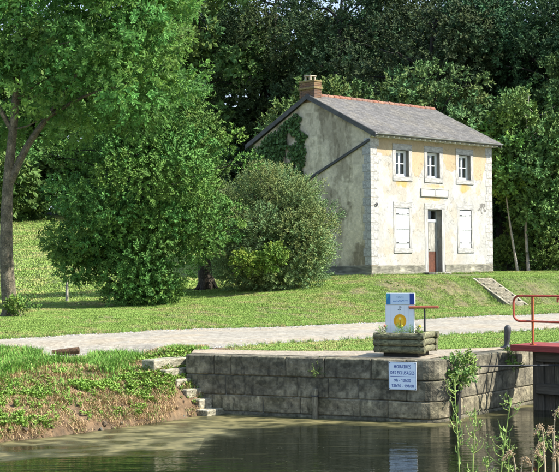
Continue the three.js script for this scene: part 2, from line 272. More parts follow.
// ---------------------------------------------------------------- the lock keeper's house
const HW = 8.68, HG = 7.24, HY = 2.42;
{
  const house = thing('lock_keeper_house', 'two-storey cream plastered house with slate roof and white shutters on the grass mound', 'house', [HX, HY, -HD], HPHI);
  // plaster textures: paint coat flaking off a paler lime render
  const coat = (u, h) => { // where the ochre coat is still on
    const edge = table([[0, 5.2], [0.55, 5.15], [1.35, 4.75], [1.5, 5.0], [2.4, 4.6], [2.85, 4.2], [3.25, 3.95], [3.55, 4.3], [4.0, 4.9], [4.9, 5.1], [5.2, 4.55], [5.6, 4.3], [6.0, 4.5], [6.5, 5.0], [7.15, 4.4], [7.4, 4.05], [7.9, 4.0], [8.1, 4.6], [8.7, 5.2]], u);
    return ss(-0.04, 0.04, h - edge - 0.36 + (fbm(u * 2.6, h * 2.6, 5) - 0.5) * 0.9);
  };
  const N = 1024; const dc = new Uint8Array(N * N * 4), db = new Uint8Array(N * N * 4);
  for (let j = 0; j < N; j++) for (let i = 0; i < N; i++) {
    const u = i / N * HW, h = j / N * 6.3, k = (j * N + i) * 4;
    const a = fbm(u * 1.4 + 3, h * 1.1, 5), f = fbm(u * 14, h * 14, 3), g = fbm(u * 5 + 7, h * 5, 4);
    let c = [0.39, 0.374, 0.338]; // lime render
    const warm = ss(0.45, 0.62, fbm(u * 0.9 + 11, h * 1.3 + 2, 5)); c = c.map((q, m) => lerp(q, [0.39, 0.335, 0.245][m], warm * 0.5));
    const pale = ss(0.5, 0.6, fbm(u * 1.9 + 40, h * 1.6, 5)); c = c.map((q, m) => lerp(q, [0.455, 0.446, 0.418][m], pale * 0.7));
    const o = coat(u, h); c = c.map((q, m) => lerp(q, [0.43, 0.31, 0.155][m] * (0.85 + 0.3 * a), o * 0.78));
    for (const [cu, ch, w, hh, s] of [[2.1, 4.05, 0.5, 0.22, 1], [4.3, 4.0, 0.7, 0.12, 0.7], [6.55, 3.97, 0.42, 0.3, 1], [4.3, 3.44, 0.85, 0.1, 0.9], [7.6, 3.95, 0.2, 0.4, 0.4]]) { const r = Math.hypot((u - cu) / w, (h - ch) / hh) + (g - 0.5) * 1.2; const m2 = ss(1, 0.6, r) * s; c = c.map((q, m) => lerp(q, [0.5, 0.31, 0.07][m], m2 * 0.8)); }
    // leaf shadow painted dark into the plaster near the right corner, ragged outline
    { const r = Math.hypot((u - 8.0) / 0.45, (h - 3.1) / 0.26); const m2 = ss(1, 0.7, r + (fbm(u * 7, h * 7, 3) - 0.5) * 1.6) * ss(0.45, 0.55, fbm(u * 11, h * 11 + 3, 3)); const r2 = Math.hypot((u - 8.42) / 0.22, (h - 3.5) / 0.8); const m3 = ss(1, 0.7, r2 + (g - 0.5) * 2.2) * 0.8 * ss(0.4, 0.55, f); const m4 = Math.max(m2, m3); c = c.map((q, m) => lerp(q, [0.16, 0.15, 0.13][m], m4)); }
    const grime = ss(0.56, 0.68, fbm(u * 3.1 + 60, h * 2 + 8, 5)) * 0.35; c = c.map((q, m) => lerp(q, [0.44, 0.38, 0.27][m], grime));
    const crack = Math.abs(fbm(u * 1.3 + 90, h * 1.3, 5) - 0.5) < 0.006 ? 0.72 : 1;
    for (let m = 0; m < 3; m++) { const lin = c[m] * (0.86 + 0.28 * f) * crack; dc[k + m] = clamp(Math.pow(clamp(lin), 1 / 2.2)) * 255; db[k + m] = clamp(0.25 + o * 0.35 + f * 0.3 - (crack < 1 ? 0.2 : 0)) * 255; } dc[k + 3] = db[k + 3] = 255;
  }
  const mk = (a, s) => { const t = new THREE.DataTexture(a, N, N); t.magFilter = THREE.LinearFilter; t.minFilter = THREE.LinearMipmapLinearFilter; t.generateMipmaps = true; t.wrapS = t.wrapT = THREE.RepeatWrapping; t.repeat.set(1 / HW, 1 / 6.3); if (s) t.colorSpace = THREE.SRGBColorSpace; t.needsUpdate = true; return t; };
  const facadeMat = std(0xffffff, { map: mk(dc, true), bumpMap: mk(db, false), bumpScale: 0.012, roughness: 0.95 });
  const gableTex = noiseTex(1024, (u, v) => { const a = tfbm(u, v, 4, 5), b = tfbm(u + 0.4, v, 8, 5), f = tfbm(u, v, 64, 3), s = tfbm(u * 1, v * 0.25, 32, 3); let c = [0.755, 0.725, 0.665]; const p = ss(0.52, 0.62, a); c = c.map((q, m) => lerp(q, [0.85, 0.82, 0.75][m], p * 0.8)); const k = ss(0.53, 0.63, b); c = c.map((q, m) => lerp(q, [0.61, 0.58, 0.52][m], k * 0.75)); const w = ss(0.52, 0.66, s) * 0.2; return c.map(q => q * (0.88 + 0.24 * f) - w * 0.5); }); gableTex.repeat.set(1 / 7.3, 1 / 7.3);
  const gableMat = std(col(1.0, 0.93, 0.8), { map: gableTex, bumpMap: withRep(bumpTex, 0.7), bumpScale: 0.015, roughness: 0.95 });
  const inner = std(col(0.34, 0.32, 0.28)), shutterPaint = std(col(0.58, 0.58, 0.565), { roughness: 0.7 });
  // openings
  const ups = [2.1, 4.28, 6.57].map(c => [c - 0.44, c + 0.44, 4.36, 5.52]), lows = [2.09, 6.59].map(c => [c - 0.45, c + 0.45, 1.22, 2.98]), door = [3.83, 4.83, 0.12, 2.96];
  const rect = ([a, b, c, d]) => { const h = new THREE.Path(); h.moveTo(a, c); h.lineTo(b, c); h.lineTo(b, d); h.lineTo(a, d); h.closePath(); return h; };
  const fs = new THREE.Shape(); fs.moveTo(0.4, -0.5); fs.lineTo(HW - 0.4, -0.5); fs.lineTo(HW - 0.4, 6.02); fs.lineTo(0.4, 6.02); fs.closePath(); for (const o of [...ups, ...lows, door]) fs.holes.push(rect(o));
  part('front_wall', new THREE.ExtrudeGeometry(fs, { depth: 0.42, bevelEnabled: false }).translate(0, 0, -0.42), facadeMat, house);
  part('back_wall', box(HW - 0.8, 6.5, 0.4, HW / 2, 2.77, -HG + 0.2), gableMat, house);
  const apex = 7.93, toLocal = new THREE.Matrix4().makeBasis(V(0, 0, -1), V(0, 1, 0), V(1, 0, 0));
  for (const x of [0, HW - 0.4]) { const g = new THREE.Shape(); g.moveTo(0, -0.5); g.lineTo(HG, -0.5); g.lineTo(HG, 6.12); g.lineTo(HG / 2, apex); g.lineTo(0, 6.12); g.closePath(); part('gable_wall', new THREE.ExtrudeGeometry(g, { depth: 0.4, bevelEnabled: false }).applyMatrix4(toLocal).translate(x, 0, 0), gableMat, house); }
  part('floor', box(HW - 0.82, 0.2, HG - 0.84, HW / 2, 0.02, -HG / 2), inner, house); part('upper_floor', box(HW - 0.82, 0.2, HG - 0.84, HW / 2, 3.6, -HG / 2), inner, house); part('partition', box(HW - 0.82, 5.8, 0.15, HW / 2, 3, -2.6), inner, house);
  // plinth
  const pl = new THREE.MeshStandardMaterial({ color: col(0.58, 0.54, 0.46), map: withRep(stoneTex, 0.5), bumpMap: withRep(bumpTex, 1), bumpScale: 0.01 });
  for (const [a, b] of [[0.0, 3.6], [5.06, HW]]) part('plinth', rbox(b - a, 0.95, 0.05, 0.012, (a + b) / 2, 0.0, 0.005), pl, house);
  part('plinth', rbox(0.05, 0.95, HG, 0.012, -0.006, 0.0, -HG / 2), pl, house);
  // quoins
  const qm = [granite, graniteB, std(col(0.78, 0.745, 0.675), { map: withRep(grainTex, 0.5), bumpMap: withRep(bumpTex, 1), bumpScale: 0.004 })];
  for (const side of [0, 1]) for (let k = 0; k < 15; k++) { const a = k % 2 ? 0.43 : 0.5 + 0.05 * hash(k, side), b = k % 2 ? 0.46 : 0.38, y = 0.49 + k * 0.364; const g = rbox(a, 0.356, b, 0.008, side ? HW + 0.007 - a / 2 : -0.007 + a / 2, y + 0.18, 0.007 - b / 2); part('quoin_stone', g, qm[(k * 7 + side) % 3], house); }
  // windows upstairs
  const surround = (g, [a, b, c, d], wd, sill) => { const z = -0.13; const W2 = wd; part('jamb', rbox(W2, d - c, 0.3, 0.01, a - W2 / 2, (c + d) / 2, z), granite, g); part('jamb', rbox(W2, d - c, 0.3, 0.01, b + W2 / 2, (c + d) / 2, z), granite, g); part('lintel', rbox(b - a + 2 * W2, 0.27, 0.3, 0.01, (a + b) / 2, d + 0.135, z + 0.002), graniteB, g); if (sill) part('sill', rbox(b - a + 2 * W2 + 0.004, sill, 0.31, 0.012, (a + b) / 2, c - sill / 2, z + 0.012), graniteB, g); };
  for (const o of ups) {
    const [a, b, c, d] = o; const g = pgroup('window', house); surround(g, o, 0.22, 0.2);
    const z = -0.2, m = (a + b) / 2; const fr = [box(b - a, 0.06, 0.07, m, d - 0.03, z), box(b - a, 0.06, 0.07, m, c + 0.03, z), box(0.06, d - c - 0.12, 0.07, a + 0.03, (c + d) / 2, z), box(0.06, d - c - 0.12, 0.07, b - 0.03, (c + d) / 2, z)]; part('frame', merge(fr), whitePaint, g);
    for (const [p, q] of [[a + 0.06, m], [m, b - 0.06]]) { const w = q - p; part('casement', merge([box(0.05, d - c - 0.13, 0.05, p + 0.028, (c + d) / 2, z - 0.004), box(0.05, d - c - 0.13, 0.05, q - 0.028, (c + d) / 2, z - 0.004), box(w - 0.12, 0.05, 0.05, (p + q) / 2, d - 0.09, z - 0.004), box(w - 0.12, 0.06, 0.05, (p + q) / 2, c + 0.095, z - 0.004), box(w - 0.12, 0.035, 0.045, (p + q) / 2, (c + d) / 2, z - 0.004)]), whitePaint, g); const ph = (d - c) / 2 - 0.13; for (const s of [-1, 1]) part('pane', box(w - 0.11, ph, 0.006, (p + q) / 2, (c + d) / 2 + s * (ph / 2 + 0.02), z - 0.004), glass, g); }
  }
  // shuttered windows downstairs
  for (const o of lows) {
    const [a, b, c, d] = o; const g = pgroup('window', house); surround(g, o, 0.17, 0.22); const m = (a + b) / 2, z = -0.03;
    for (const [p, q] of [[a + 0.008, m - 0.004], [m + 0.004, b - 0.008]]) { const n = 4, w = (q - p) / n; const sh = []; for (let k = 0; k < n; k++) sh.push(rbox(w - 0.006, d - c - 0.03, 0.03, 0.006, p + w * (k + 0.5), (c + d) / 2, z)); for (const t of [0.14, 0.5, 0.86]) sh.push(box(q - p - 0.02, 0.09, 0.018, (p + q) / 2, lerp(c, d, t), z + 0.024)); part('shutter', merge(sh), shutterPaint, g); for (const t of [0.14, 0.86]) part('hinge', box(0.2, 0.03, 0.012, p < m - 0.01 && q <= m ? a + 0.08 : b - 0.08, lerp(c, d, t), z + 0.04), steelGrey, g); }
  }
  // door: fanlight above, one leaf shut with a brown foot panel, the other open on the dark hall
  {
    const [a, b, c, d] = door; const g = pgroup('door', house); surround(g, door, 0.22, 0); const z = -0.3, m = (a + b) / 2;
    part('frame', merge([box(0.07, d - c, 0.08, a + 0.035, (c + d) / 2, z), box(0.07, d - c, 0.08, b - 0.035, (c + d) / 2, z), box(b - a - 0.15, 0.06, 0.08, m, d - 0.03, z)]), oldWhite, g);
    part('transom_bar', box(b - a - 0.15, 0.13, 0.1, m, d - 0.5, z + 0.005), whitePaint, g); part('fanlight', box(b - a - 0.15, 0.36, 0.008, m, d - 0.25, z), glass, g);
    const top = d - 0.57, leafW = 0.56, x0 = b - 0.075 - leafW;
    part('door_leaf', merge([rbox(leafW, top - c - 0.95, 0.05, 0.008, x0 + leafW / 2, c + 0.95 + (top - c - 0.95) / 2, z), box(0.03, top - c - 0.9, 0.07, x0 + 0.02, c + 0.93 + (top - c - 0.9) / 2, z)]), std(col(0.66, 0.62, 0.52), { map: withRep(grainTex, 0.8) }), g);
    part('foot_panel', rbox(leafW, 0.93, 0.055, 0.008, x0 + leafW / 2, c + 0.475, z), std(col(0.22, 0.075, 0.035), { roughness: 0.6, map: withRep(grainTex, 1) }), g);
    part('handle', new THREE.SphereGeometry(0.03, 8, 6).translate(x0 + 0.06, c + 1.05, z + 0.06), steelGrey, g);
    part('threshold', rbox(1.5, 0.2, 0.5, 0.02, m + 0.05, 0.02, 0.06), graniteB, g); part('doorstep', rbox(1.0, 0.17, 0.45, 0.02, m + 0.15, -0.07, 0.45), granite, g);
    const nc = document.createElement('canvas'); nc.width = 128; nc.height = 64; const x = nc.getContext('2d'); x.fillStyle = '#bdb8ab'; x.fillRect(0, 0, 128, 64); x.fillStyle = '#7a766c'; x.font = 'bold 56px serif'; x.textAlign = 'center'; x.fillText('87', 64, 52); const nt = new THREE.CanvasTexture(nc); nt.colorSpace = THREE.SRGBColorSpace;
    part('number_stone', new THREE.PlaneGeometry(0.36, 0.18).translate(m, d + 0.13, 0.0275), std(0xffffff, { map: nt }), g);
  }
  // plaque over the door: two carved fields, lettering worn past reading
  {
    const g = pgroup('plaque', house); const cx = 4.33; part('slab', rbox(2.0, 0.36, 0.06, 0.01, cx, 3.71, 0.02), granite, g);
    part('rim', merge([box(2.0, 0.03, 0.02, cx, 3.875, 0.056), box(2.0, 0.03, 0.02, cx, 3.545, 0.056), box(0.03, 0.3, 0.02, cx - 0.985, 3.71, 0.056), box(0.03, 0.3, 0.02, cx + 0.985, 3.71, 0.056), box(0.05, 0.3, 0.02, cx, 3.71, 0.056)]), granite, g);
    const c = document.createElement('canvas'); c.width = 512; c.height = 128; const x = c.getContext('2d'); x.fillStyle = '#c0bbae'; x.fillRect(0, 0, 512, 128); x.strokeStyle = '#a19d91'; x.lineWidth = 5; for (let i = 0; i < 9; i++) { const px = 40 + i * 50; x.beginPath(); x.moveTo(px, 52); x.lineTo(px, 98); if (i % 3 !== 1) x.lineTo(px + 22, 96); if (i % 2) { x.moveTo(px, 54); x.lineTo(px + 24, 56); x.lineTo(px + 22, 90); } x.stroke(); }
    const t = new THREE.CanvasTexture(c); t.colorSpace = THREE.SRGBColorSpace; const m = std(0xffffff, { map: t }); for (const s of [-1, 1]) part('worn_lettering', new THREE.PlaneGeometry(0.86, 0.24).translate(cx + s * 0.5, 3.71, 0.0525), m, g);
  }
  part('stone_block', rbox(0.5, 0.34, 0.36, 0.04, 3.35, -0.02, 0.45), std(col(0.14, 0.14, 0.12), { map: withRep(stoneTex, 1) }), house).userData.label = 'dark rough stone beside the doorstep';
  part('stone_block', rbox(0.45, 0.14, 0.2, 0.03, 5.6, -0.06, 0.3), std(col(0.2, 0.2, 0.18), { map: withRep(stoneTex, 1) }), house);
  // cornice, rafter tails, gutter
  part('cornice', rbox(HW + 0.1, 0.17, 0.1, 0.015, HW / 2, 6.07, 0.04), graniteB, house);
  const tailMat = std(col(0.72, 0.70, 0.64));
  for (let k = 0; k < 25; k++) part('rafter_tail', rbox(0.085, 0.11, 0.36, 0.01, 0.06 + k * (HW - 0.12) / 24, 6.03, 0.2), tailMat, house);
  // roof
  const hr = 8.12, he = 6.13, wE = -0.42, tan = (hr - he) / (HG / 2 - wE), ang = Math.atan(tan), x0 = -0.13, x1 = HW + 0.2;
  const slateBase = std(col(0.12, 0.12, 0.12)); const roof = pgroup('roof', house);
  for (const s of [0, 1]) {
    const f = w => s ? HG - w : w; const sh = new THREE.Shape(); const pts = [[f(wE), he], [HG / 2, hr], [HG / 2, hr - 0.1], [f(wE), he - 0.1]]; sh.moveTo(...pts[0]); for (const p of pts.slice(1)) sh.lineTo(...p); sh.closePath();
    part('roof_deck', new THREE.ExtrudeGeometry(sh, { depth: x1 - x0, bevelEnabled: false }).applyMatrix4(toLocal).translate(x0, 0, 0), slateBase, roof);
    // slates: overlapping real pieces, too small to pick apart
    const L = Math.hypot(hr - he, HG / 2 - wE), ex = 0.135, wd = 0.205, rows = Math.ceil(L / ex), cols = Math.ceil((x1 - x0) / wd);
    const im = shade(new THREE.InstancedMesh(new THREE.BoxGeometry(wd - 0.008, 0.012, 0.27), std(0xffffff, { roughness: 0.72, map: withRep(grainTex, 1), bumpMap: withRep(bumpTex, 2), bumpScale: 0.004 }), rows * cols)); im.name = 'slates'; im.userData.kind = 'stuff'; let n = 0; const M = new THREE.Matrix4(), E = new THREE.Euler(), Q = new THREE.Quaternion();
    for (let r = 0; r < rows; r++) for (let c = 0; c < cols; c++) {
      const t = Math.min(L - 0.1, r * ex + 0.11); const w = wE + t * Math.cos(ang), h = he + t * Math.sin(ang) + 0.026 + rr(-0.002, 0.003); const x = x0 + wd * (c + 0.5 + (r % 2 ? 0.25 : -0.02)); if (x > x1) { continue; }
      E.set((s ? -1 : 1) * (ang - 0.05 + rr(-0.012, 0.012)), 0, rr(-0.01, 0.01)); Q.setFromEuler(E); M.compose(V(x, h, -f(w)), Q, V(1, 1, 1)); im.setMatrixAt(n, M);
      const lich = fbm(x * 0.8, t * 0.8 + s * 9, 4), b = rr(0.75, 1.2) * (0.85 + 0.3 * lich); const k = ss(0.5, 0.62, fbm(x * 1.7 + 5, t * 1.7, 4)) * 0.5; im.setColorAt(n, col(lerp(0.27, 0.36, k) * b, lerp(0.25, 0.32, k) * b, lerp(0.225, 0.25, k) * b)); n++;
    }
    im.count = n; roof.add(im);
    // dark barge boards along both verges
    for (const x of [x0 - 0.015, x1 + 0.015]) { const bg = new THREE.Shape(); const q = [[f(wE), he + 0.02], [HG / 2, hr + 0.02], [HG / 2, hr - 0.2], [f(wE), he - 0.2]]; bg.moveTo(...q[0]); for (const p of q.slice(1)) bg.lineTo(...p); bg.closePath(); part('barge_board', new THREE.ExtrudeGeometry(bg, { depth: 0.03, bevelEnabled: false }).applyMatrix4(toLocal).translate(x - 0.015, 0, 0), std(col(0.16, 0.155, 0.15), { map: withRep(grainTex, 1) }), roof); }
  }
  { const gt = []; for (let i = 0; i <= 8; i++) { const q = Math.PI * (1 + i / 8); gt.push([Math.cos(q) * 0.06, Math.sin(q) * 0.06]); } const sh = new THREE.Shape(); sh.moveTo(...gt[0]); for (const p of gt.slice(1)) sh.lineTo(...p); for (const p of gt.slice().reverse()) sh.lineTo(p[0] * 0.85, p[1] * 0.85); sh.closePath(); part('gutter', new THREE.ExtrudeGeometry(sh, { depth: x1 - x0, bevelEnabled: false }).applyMatrix4(toLocal).translate(x0, he - 0.005, -wE + 0.065), std(col(0.34, 0.34, 0.33), { roughness: 0.5, metalness: 0.2 }), roof); }
  const tiles = [[0.52, 0.22, 0.13], [0.46, 0.2, 0.13], [0.56, 0.29, 0.18], [0.42, 0.22, 0.15]].map(c => std(col(...c), { map: withRep(grainTex, 1.2) }));
  for (let k = 0; k < 22; k++) { const l = (x1 - x0 - 0.55) / 22; const g = new THREE.CylinderGeometry(0.135, 0.115, l + 0.04, 12).rotateZ(Math.PI / 2); const m = part('ridge_tile', g, tiles[Math.floor(rnd() * 4)].clone(), roof); m.material.side = THREE.DoubleSide; m.position.set(x0 + 0.55 + l * (k + 0.5), hr - 0.005 + rr(-0.008, 0.008), -HG / 2); m.rotation.z = rr(-0.02, 0.02); }
  // chimney
  {
    const g = pgroup('chimney', house), cw = 0.46, cd = 0.92, y0 = 7.78, y1 = 8.7; part('stack_core', box(cw - 0.05, y1 - y0 + 0.3, cd - 0.05, cw / 2 - 0.01, (y0 + y1) / 2 - 0.15, -HG / 2 - 0.1), std(col(0.3, 0.26, 0.22)), g);
    const bl = { a: [], b: [], c: [] }; let r = 0; for (let y = y0; y < y1 - 0.03; y += 0.075, r++) { for (let x = -0.02 - (r % 2) * 0.06; x < cw - 0.04; x += 0.235) for (const z of [-HG / 2 - 0.1 + cd / 2 - 0.045, -HG / 2 - 0.1 - cd / 2 + 0.045]) { const xa = Math.max(-0.02, x), xb = Math.min(cw - 0.02, x + 0.225); if (xb - xa > 0.03) bl['abc'[Math.floor(rnd() * 3)]].push(box(xb - xa, 0.064, 0.1, (xa + xb) / 2, y + 0.034, z)); } for (let z = -(r % 2) * 0.1; z < cd - 0.1; z += 0.235) for (const x of [0.035, cw - 0.07]) { const za = Math.max(0.1, z), zb = Math.min(cd - 0.1, z + 0.225); if (zb - za > 0.03) bl['abc'[Math.floor(rnd() * 3)]].push(box(0.1, 0.064, zb - za, x, y + 0.034, -HG / 2 - 0.1 - cd / 2 + (za + zb) / 2)); } }
    const bc = { a: [0.36, 0.19, 0.10], b: [0.42, 0.26, 0.12], c: [0.28, 0.17, 0.11] }; for (const k of 'abc') { const m = part('brickwork', merge(bl[k]), std(col(...bc[k]), { map: withRep(grainTex, 2) }), g); m.userData.kind = 'stuff'; }
    const lich = std(col(0.50, 0.36, 0.16), { map: withRep(stoneTex, 1.5) }); part('cap', rbox(cw + 0.1, 0.1, cd + 0.1, 0.02, cw / 2 - 0.02, y1 - 0.28, -HG / 2 - 0.1), lich, g); part('cap', rbox(cw + 0.06, 0.09, cd + 0.06, 0.02, cw / 2 - 0.02, y1 + 0.03, -HG / 2 - 0.1), lich, g);
    const pm = std(col(0.42, 0.36, 0.27)); for (const [x, z] of [[0.06, 0.05], [0.34, 0.05], [0.06, -0.25], [0.34, -0.25]]) part('cowl_leg', box(0.07, 0.2, 0.07, x, y1 + 0.17, -HG / 2 + z), pm, g); part('cowl_slab', rbox(0.42, 0.05, 0.42, 0.015, 0.2, y1 + 0.29, -HG / 2 - 0.1), pm, g);
  }
  // the trace of a lost lean-to: a dark raking band across the gable
  { const a = [0.02, 5.86], b = [5.6, 3.55]; const l = Math.hypot(b[0] - a[0], b[1] - a[1]); const m = part('flashing', rbox(0.09, 0.12, l, 0.015, 0, 0, 0), std(col(0.13, 0.13, 0.13), { map: withRep(grainTex, 1) }), house); m.position.set(-0.03, (a[1] + b[1]) / 2, -(a[0] + b[0]) / 2); m.rotation.x = -Math.atan2(a[1] - b[1], b[0] - a[0]) ; }
  { const m = part('wall_ring', new THREE.TorusGeometry(0.06, 0.018, 6, 12), steelGrey, house); m.position.set(0.32, 3.1, 0.05); }
}

// ---------------------------------------------------------------- steps up the mound to the house
{
  const o = thing('mound_steps', 'weathered stone steps with side kerbs climbing the grass mound to the house', 'steps');
  const B = [9.3, 52.7], dn = [0.703, -0.711], ac = [0.711, 0.703], wdt = 1.0, turn = HPHI; // bottom left corner; local x along the facade, z downhill
  o.position.set(B[0], 1.2, -B[1]); o.rotation.y = turn; const sm = std(col(0.56, 0.50, 0.40), { map: withRep(stoneTex, 0.8), bumpMap: withRep(bumpTex, 1), bumpScale: 0.01 });
  for (let k = 0; k < 6; k++) part('step', rbox(wdt, 0.3, 0.4, 0.025, wdt / 2, 0.05 + 0.188 * k, -0.31 * k - 0.2), sm, o);
  for (const x of [-0.08, wdt + 0.08]) { const s = new THREE.Shape(); s.moveTo(0.25, -0.3); s.lineTo(0.25, -0.04); s.lineTo(-1.72, 1.13); s.lineTo(-2.1, 1.13); s.lineTo(-2.1, -0.3); s.closePath(); part('side_kerb', new THREE.ExtrudeGeometry(s, { depth: 0.11, bevelEnabled: true, bevelSize: 0.012, bevelThickness: 0.012, bevelSegments: 1 }).rotateY(-Math.PI / 2).translate(x + 0.055, 0, 0), sm, o); }
}

// ---------------------------------------------------------------- lock gate, walkway and railing
const wornTimber = std(col(0.27, 0.23, 0.17), { map: withRep(stoneTex, 1), bumpMap: withRep(bumpTex, 1), bumpScale: 0.01 });
{
  const gx = 4.86, gd = 27.3, dir = [0.74, -0.67]; const turn = Math.atan2(-(-dir[1]), dir[0]); // local x along the gate
  const th = Math.atan2(dir[1], dir[0]); // D grows as -z, so rotation.y = th
  const o = thing('lock_gate', 'dark timber lock gate under the red walkway closing the lock chamber', 'lock gate', [gx, 0, -gd], th);
  for (let k = 0; k < 10; k++) part('plank', rbox(0.29, 2.3, 0.09, 0.012, 0.62 + k * 0.3, 0.1, -0.42 + rr(-0.006, 0.006)), [darkTimber, wornTimber][k % 2], o);
  for (const y of [-0.3, 0.45, 1.12]) part('rail_beam', rbox(3.2, 0.22, 0.14, 0.02, 2.0, y, -0.3), darkTimber, o);
  part('heel_post', rbox(0.26, 2.5, 0.28, 0.03, 0.42, 0.1, -0.44), darkTimber, o);
  const w = thing('gate_walkway', 'red walkway deck with rounded red tube railing across the lock gate', 'walkway', [gx, 1.24, -gd], th);
  for (let k = 0; k < 4; k++) part('deck_board', rbox(3.6, 0.05, 0.235, 0.008, 1.8, 0.105, -0.12 - k * 0.24), redDeck, w);
  part('deck_edge', rbox(3.6, 0.13, 0.04, 0.008, 1.8, 0.06, 0.022), redDeck, w); part('deck_edge', rbox(0.04, 0.13, 0.98, 0.008, -0.022, 0.06, -0.47), redDeck, w);
  part('toe_block', rbox(2.4, 0.14, 0.3, 0.01, 2.1, 0.2, -0.8), redDeck, w);
  const r = 0.15, h1 = 1.15, h0 = 0.62, zr = -0.06; const pts = [V(3.6, h1, zr), V(r, h1, zr)]; const loop = []; for (let i = 0; i <= 8; i++) { const q = Math.PI / 2 + i / 8 * Math.PI / 2; loop.push(V(r + Math.cos(q) * r + 0.0, h1 - r + Math.sin(q) * r, zr)); } for (let i = 0; i <= 8; i++) { const q = Math.PI + i / 8 * Math.PI / 2; loop.push(V(r + Math.cos(q) * r, h0 + r + Math.sin(q) * r, zr)); }
  const cp = new THREE.CurvePath(); const all = [pts[0], ...loop, V(3.6, h0, zr)]; for (let i = 0; i < all.length - 1; i++) cp.add(new THREE.LineCurve3(all[i], all[i + 1]));
  const segs = []; for (let i = 0; i < all.length - 1; i++) segs.push(tube([all[i], all[i + 1]], 0.024, 0.024, 8, 1)); for (const p of loop) segs.push(new THREE.SphereGeometry(0.024, 8, 6).translate(p.x, p.y, p.z)); part('handrail', merge(segs), redPaint, w);
  for (const x of [0.44, 1.4, 2.6, 3.5]) part('railing_post', merge([box(0.045, h1 - 0.12, 0.03, x, (h1 + 0.12) / 2, zr - 0.03), box(0.1, 0.02, 0.1, x, 0.14, zr - 0.03)]), orangePaint, w);
  const c = thing('paddle_gear', 'orange upright paddle crank with cross bar behind the red railing', 'crank', [gx + 1.15, 1.36, -gd + 0.18], th);
  part('column', rbox(0.075, 0.98, 0.075, 0.01, 0, 0.49, -0.1), orangePaint, c); part('cross_bar', rbox(0.7, 0.04, 0.045, 0.01, 0.02, 0.96, -0.1), redPaint, c); part('bar_hook', rbox(0.03, 0.09, 0.04, 0.008, -0.32, 0.92, -0.1), redPaint, c);
}
{ // tie rod out of the coping slot
  const a = onQuay(LEN1 + ARC + 1.1, 0.05, 1.0), b = V(6.3, 0.99, -26.6); const g = tube([a.p, b], 0.02, 0.02, 6, 1); tag(part('tie_rod', g, steelGrey, scene), 'long thin dark iron rod running from the slot in the quay to the gate', 'rod');
}
{ // bollard
  const pr = [[0.0, 0], [0.11, 0], [0.11, 0.02], [0.075, 0.045], [0.055, 0.1], [0.062, 0.2], [0.075, 0.32], [0.078, 0.4], [0.068, 0.46], [0.04, 0.495], [0, 0.505]].map(p => new THREE.Vector2(...p));
  const o = thing('mooring_bollard', 'dark grey iron mooring bollard on the quay edge near the red walkway', 'bollard', [4.92, 1.22, -28.35]); o.rotation.z = -0.06;
  part('post', new THREE.LatheGeometry(pr, 16), steelGrey, o); part('base_plate', new THREE.CylinderGeometry(0.14, 0.14, 0.02, 16).translate(0, 0.012, 0), steelGrey, o);
}
// ---------------------------------------------------------------- planter, its board and plants
const PT = Math.atan2(WD1[1], WD1[0]); // along the quay
const PF = [2.8, 25.75]; // front right corner of the planter
{
  const o = thing('log_planter', 'square planter of stacked round logs standing on the quay corner', 'planter', [PF[0] , 1.22, -PF[1]], PT);
  const endMat = std(col(0.36, 0.33, 0.20), { map: withRep(grainTex, 2) }), log = [0.36, 0.33, 0.39].map(q => std(col(q * 1.05, q, q * 0.6), { map: withRep(stoneTex, 1.5), bumpMap: withRep(bumpTex, 2), bumpScale: 0.008 }));
  const S = 1.0; part('base', box(0.72, 0.1, 0.72, -S / 2, 0.04, -S / 2), blackTimber, o);
  for (let k = 0; k < 3; k++) { const y = 0.15 + k * 0.135; const mkLog = (len) => new THREE.CylinderGeometry(0.068, 0.068, len, 12);
    for (const z of [-0.07, -S + 0.07]) part('log', mkLog(S + 0.06).rotateZ(Math.PI / 2).translate(-S / 2 + rr(-0.02, 0.02), y, z), log[(k + 1) % 3], o);
    for (const x of [-0.07, -S + 0.07]) part('log', mkLog(S - 0.02).rotateX(Math.PI / 2).translate(x, y + 0.004, -S / 2 + rr(-0.02, 0.02)), log[k], o); }
  part('soil', box(S - 0.2, 0.3, S - 0.2, -S / 2, 0.28, -S / 2), std(col(0.05, 0.035, 0.025)), o);
}
const plp = (lx, ly, lz) => { const c = Math.cos(PT), s = Math.sin(PT); return V(PF[0] + lx * c + lz * s, 1.22 + ly, -PF[1] - lx * s + lz * c); };
